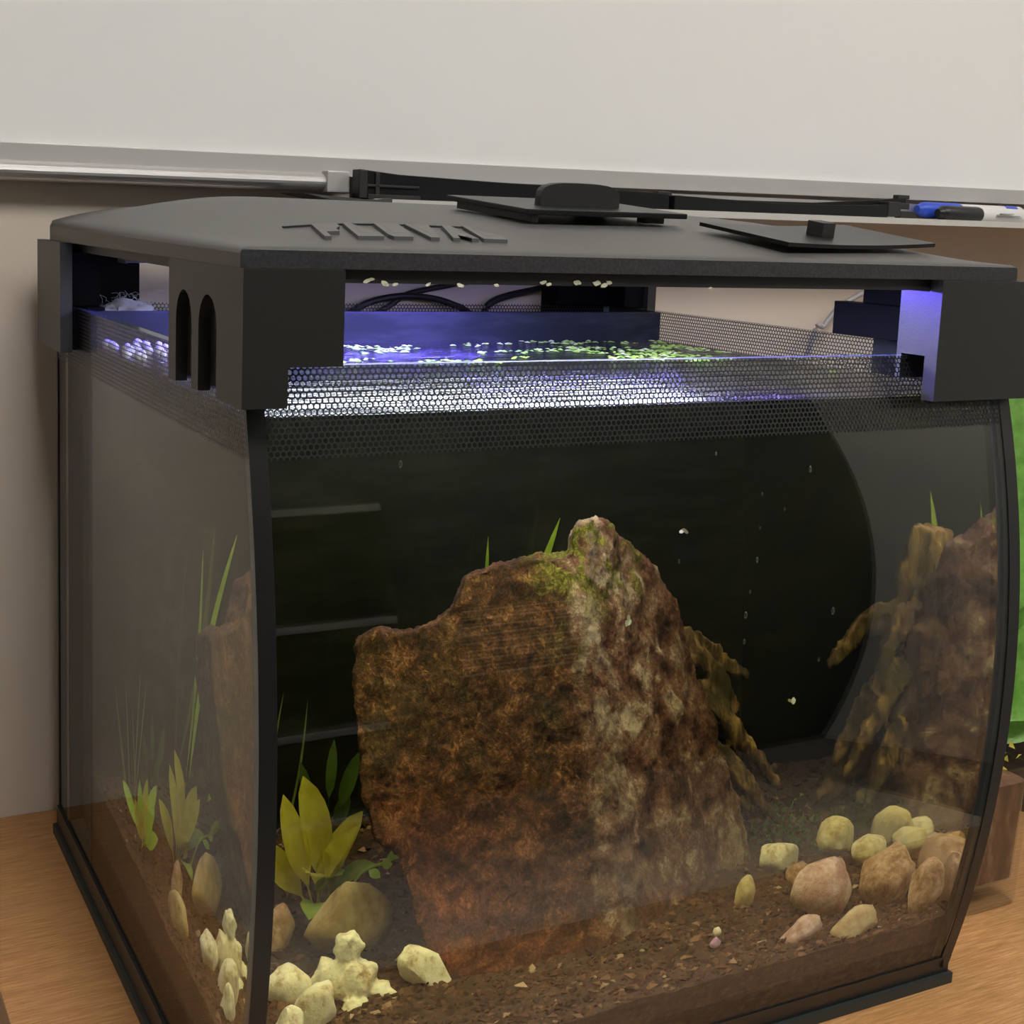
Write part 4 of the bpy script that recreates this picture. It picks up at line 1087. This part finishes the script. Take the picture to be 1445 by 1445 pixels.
# back left
rs = riser('plain black corner riser at the tank back left by the filter floss', (0, D, 0.318))
bm = bmesh.new(); bbox(bm, -0.0102, -0.0035, 0.304, 0.3740, 0.3165, ZR); bmobj('side_arm', bm, M['riser'], rs)
bm = bmesh.new(); bbox(bm, -0.0035, 0.0460, D+0.0012, 0.3740, 0.3330, ZR); bmobj('back_arm', bm, M['shaded_black'], rs)
bm = bmesh.new(); bbox(bm, -0.0035, -0.0006, 0.3045, 0.366, 0.3180, 0.3420); bbox(bm, 0.0055, 0.0150, 0.3045, 0.3600, 0.3200, 0.3420); bbox(bm, -0.0035, 0.0150, 0.318, 0.366, 0.3422, ZR-0.006); bbox(bm, 0.0150, 0.0460, 0.350, 0.366, 0.3422, ZR-0.006)
bmobj('inner_block', bm, M['shaded_black'], rs)
# back right
rs = riser('plain black corner riser at the tank back right beside the cords', (W, D, 0.318))
bm = bmesh.new(); bbox(bm, 0.4012, 0.4080, 0.320, 0.3740, 0.3165, ZR); bmobj('side_arm', bm, M['riser'], rs)
bm = bmesh.new(); bbox(bm, 0.3455, 0.4012, D+0.0012, 0.3740, 0.3330, ZR); bmobj('back_arm', bm, M['shaded_black'], rs)
bm = bmesh.new(); bbox(bm, 0.3455, 0.4010, 0.350, 0.366, 0.3422, ZR-0.006); bbox(bm, 0.385, 0.401, 0.325, 0.350, 0.3422, ZR-0.006); bmobj('inner_block', bm, M['shaded_black'], rs)

# ------------------------------------------------------------------ cords behind the tank
def cord(pts, r, label, name='power_cord', mat=None, cat='cord'):
    bm = bmesh.new(); tube(bm, pts, r, 10, 7)
    return tag(bmobj(name, bm, mat or M['cord'], None, True), label, cat)
cord([(0.13, 0.380, 0.06), (0.145, 0.383, 0.26), (0.175, 0.385, 0.317), (0.2032, 0.385, 0.335), (0.219, 0.385, 0.3419), (0.2406, 0.385, 0.3452), (0.2627, 0.385, 0.3437), (0.2798, 0.385, 0.3392), (0.2914, 0.385, 0.334), (0.318, 0.384, 0.315), (0.335, 0.384, 0.26), (0.335, 0.380, 0.06)], 0.0024, 'black cord looping in a low arch behind the tank rim')
cord([(0.185, 0.3905, 0.05), (0.195, 0.391, 0.26), (0.215, 0.391, 0.322), (0.2339, 0.391, 0.3388), (0.2447, 0.391, 0.3454), (0.2584, 0.391, 0.349), (0.2723, 0.391, 0.3516), (0.30, 0.391, 0.356), (0.33, 0.390, 0.358)], 0.0021, 'thin black cord rising in a shallow curve behind the tank')
cord([(0.275, 0.385, 0.06), (0.280, 0.385, 0.25), (0.293, 0.385, 0.318), (0.3047, 0.385, 0.3332), (0.3096, 0.385, 0.3404), (0.3229, 0.385, 0.3456), (0.3436, 0.385, 0.3499), (0.3676, 0.385, 0.3543), (0.40, 0.385, 0.352), (0.42, 0.386, 0.30), (0.425, 0.386, 0.08)], 0.0026, 'thicker black cord bending up beside the back right riser')
cord([(0.60, 0.394, 0.004), (0.605, 0.394, 0.22), (0.6237, 0.394, 0.3137), (0.6345, 0.394, 0.3225), (0.6486, 0.394, 0.3374), (0.6636, 0.394, 0.3453), (0.6791, 0.394, 0.3496), (0.71, 0.394, 0.34), (0.73, 0.394, 0.2), (0.735, 0.394, 0.004)], 0.0024, 'grey air tube looping against the wall right of the tank', 'air_tube', M['tubing'], 'tube')

# ------------------------------------------------------------------ glass vase with a houseplant, right of the tank
vz = thing('glass_vase', (0.4775, 0.0875, 0), 'square glass vase of brown soil on the desk beside the tank', 'vase')
def rsq(c, hw, r, n=5):
    out = []
    for sx, sy, a0 in ((1, 1, 0), (-1, 1, PI/2), (-1, -1, PI), (1, -1, 1.5*PI)):
        for k in range(n+1):
            a = a0+PI/2*k/n; out.append((c[0]+sx*(hw-r)+r*math.cos(a), c[1]+sy*(hw-r)+r*math.sin(a)))
    return out
def loft(bm, secs, cap0=True, cap1=True):
    R = [[bm.verts.new((x, y, z)) for x, y in s_] for s_, z in secs]
    n = len(R[0])
    for A, B in zip(R, R[1:]):
        for k in range(n): bm.faces.new((A[k], A[(k+1) % n], B[(k+1) % n], B[k]))
    if cap0: bm.faces.new(R[0][::-1])
    if cap1: bm.faces.new(R[-1])
VC = (0.4790, 0.0865)
bm = bmesh.new()
loft(bm, [(rsq(VC, 0.0315, 0.008), 0.0005), (rsq(VC, 0.0325, 0.008), 0.003), (rsq(VC, 0.0345, 0.008), 0.088), (rsq(VC, 0.0320, 0.007), 0.088), (rsq(VC, 0.0300, 0.007), 0.016), (rsq(VC, 0.0280, 0.007), 0.0145)])
M['vase'] = glass_mat('vase_glass', (0.90, 0.92, 0.91), 0.03)
bmobj('vase_body', bm, M['vase'], vz, True)
bm = bmesh.new(); loft(bm, [(rsq(VC, 0.0292, 0.007), 0.0165), (rsq(VC, 0.0312, 0.007), 0.078)])
M['vase_soil'] = varied('reddish_soil', [(0.3, (0.06, 0.028, 0.016)), (0.55, (0.19, 0.085, 0.045)), (0.75, (0.36, 0.22, 0.13))], 90, 0.9, 0.6, 0.003, 260, (1, 1, 0.35))
bmobj('soil', bm, M['vase_soil'], vz)
hp = thing('houseplant', (0.490, 0.095, 0.078), 'houseplant with broad glossy green leaves growing from the glass vase', 'houseplant')
for k, (bb, tip, wd, nv) in enumerate([((0.495, 0.095, 0.080), (0.535, 0.118, 0.345), 0.075, (-0.5, -1, 0.1)), ((0.50, 0.10, 0.080), (0.590, 0.120, 0.260), 0.07, (-0.3, -1, 0.3)), ((0.49, 0.09, 0.078), (0.575, 0.085, 0.170), 0.05, (-0.2, -1, 0.5)), ((0.49, 0.10, 0.078), (0.560, 0.150, 0.215), 0.06, (-0.4, -1, 0.2)), ((0.495, 0.10, 0.078), (0.570, 0.14, 0.13), 0.05, (-0.2, -1, 0.8)), ((0.50, 0.10, 0.078), (0.560, 0.09, 0.112), 0.03, (-0.2, -1, 0.8)), ((0.50, 0.10, 0.078), (0.600, 0.16, 0.31), 0.06, (-0.4, -1, 0.2))]):
    leaf('leaf', bb, tip, wd, LM['house'], hp, 0.06, nv, 0.15, 0.03, 16, 0.30, k)
rr = random.Random(9)
V_, F_ = [], []
for q in range(200):
    c = Vector((0.482+rr.gauss(0, 0.013), 0.088+rr.gauss(0, 0.012), 0.079+abs(rr.gauss(0, 0.012))))
    d = Vector((rr.gauss(0, 1), rr.gauss(0, 1), rr.gauss(0.6, 1))).normalized()*rr.uniform(0.003, 0.008); s_ = d.cross(Vector((rr.gauss(0, 1), rr.gauss(0, 1), 1))).normalized()*0.002
    k = len(V_); V_ += [c-s_, c+s_, c+d]; F_.append((k, k+1, k+2))
mo = pydata('moss', V_, F_, LM['yellow'], hp); mo['kind'] = 'stuff'
pot = thing('plant_pot', (0.655, 0.17, 0), 'small round black plant pot on the desk behind the vase', 'pot')
bm = bmesh.new(); lathe(bm, [(0.040, 0.0), (0.048, 0.075), (0.051, 0.076), (0.051, 0.085), (0.047, 0.085), (0.045, 0.070), (0.001, 0.070)], (0.655, 0.17, 0), 32)
bmobj('pot_body', bm, M['plastic'], pot, True)
bm = bmesh.new(); lathe(bm, [(0.0448, 0.066), (0.0448, 0.072)], (0.655, 0.17, 0), 24)
bmobj('soil', bm, M['vase_soil'], pot)

# ------------------------------------------------------------------ water drops on the front glass, drifting plant bits
M['drop'] = glass_mat('water_drop', (0.80, 0.86, 0.88), 0.10)
bm = bmesh.new()
for x, z, r in [(0.238, 0.2817, 0.7), (0.2357, 0.267, 0.7), (0.2334, 0.2531, 1.0), (0.2291, 0.2393, 0.8), (0.2266, 0.2292, 1.3), (0.2259, 0.2175, 1.0), (0.2669, 0.2912, 1.2), (0.2774, 0.2261, 1.4), (0.2504, 0.2744, 0.7), (0.1908, 0.2559, 0.8), (0.0612, 0.3032, 1.2), (0.214, 0.3005, 0.8), (0.2695, 0.2044, 0.8)]:
    bmesh.ops.create_icosphere(bm, subdivisions=2, radius=1, matrix=Matrix.Translation((x, yf(z)-0.0002, z)) @ Matrix.Diagonal((0.0007*r, 0.0004, 0.0013*r, 1)))
dr = bmobj('glass_droplets', bm, M['drop'], aq, True); dr['kind'] = 'stuff'
def drift(c, label):
    V_, F_ = [], []
    rq_ = random.Random(int(c[0]*9999))
    for q in range(3):
        o_ = Vector(c)+Vector((rq_.gauss(0, 0.0010), rq_.gauss(0, 0.0006), rq_.gauss(0, 0.0012))); k = len(V_)
        a0 = rq_.uniform(0, 3)
        for i in range(7):
            a = i*2*PI/7; V_.append(o_+Vector((math.cos(a)*0.0016*math.cos(a0)-math.sin(a)*0.0008*math.sin(a0), 0.0004*math.sin(a), math.cos(a)*0.0016*math.sin(a0)+math.sin(a)*0.0008*math.cos(a0))))
        F_.append(tuple(range(k, k+7)))
    tag(pydata('drifting_leaf_bit', V_, F_, M['dried']), label, 'plant bit')
drift((0.2352, 0.070, 0.2497), 'pale plant scrap drifting in open water right of the rock peak')
drift((0.3071, 0.070, 0.1603), 'pale plant scrap drifting before the driftwood roots')
drift((0.2039, 0.070, 0.2086), 'pale plant scrap drifting in front of the mossy rock peak')
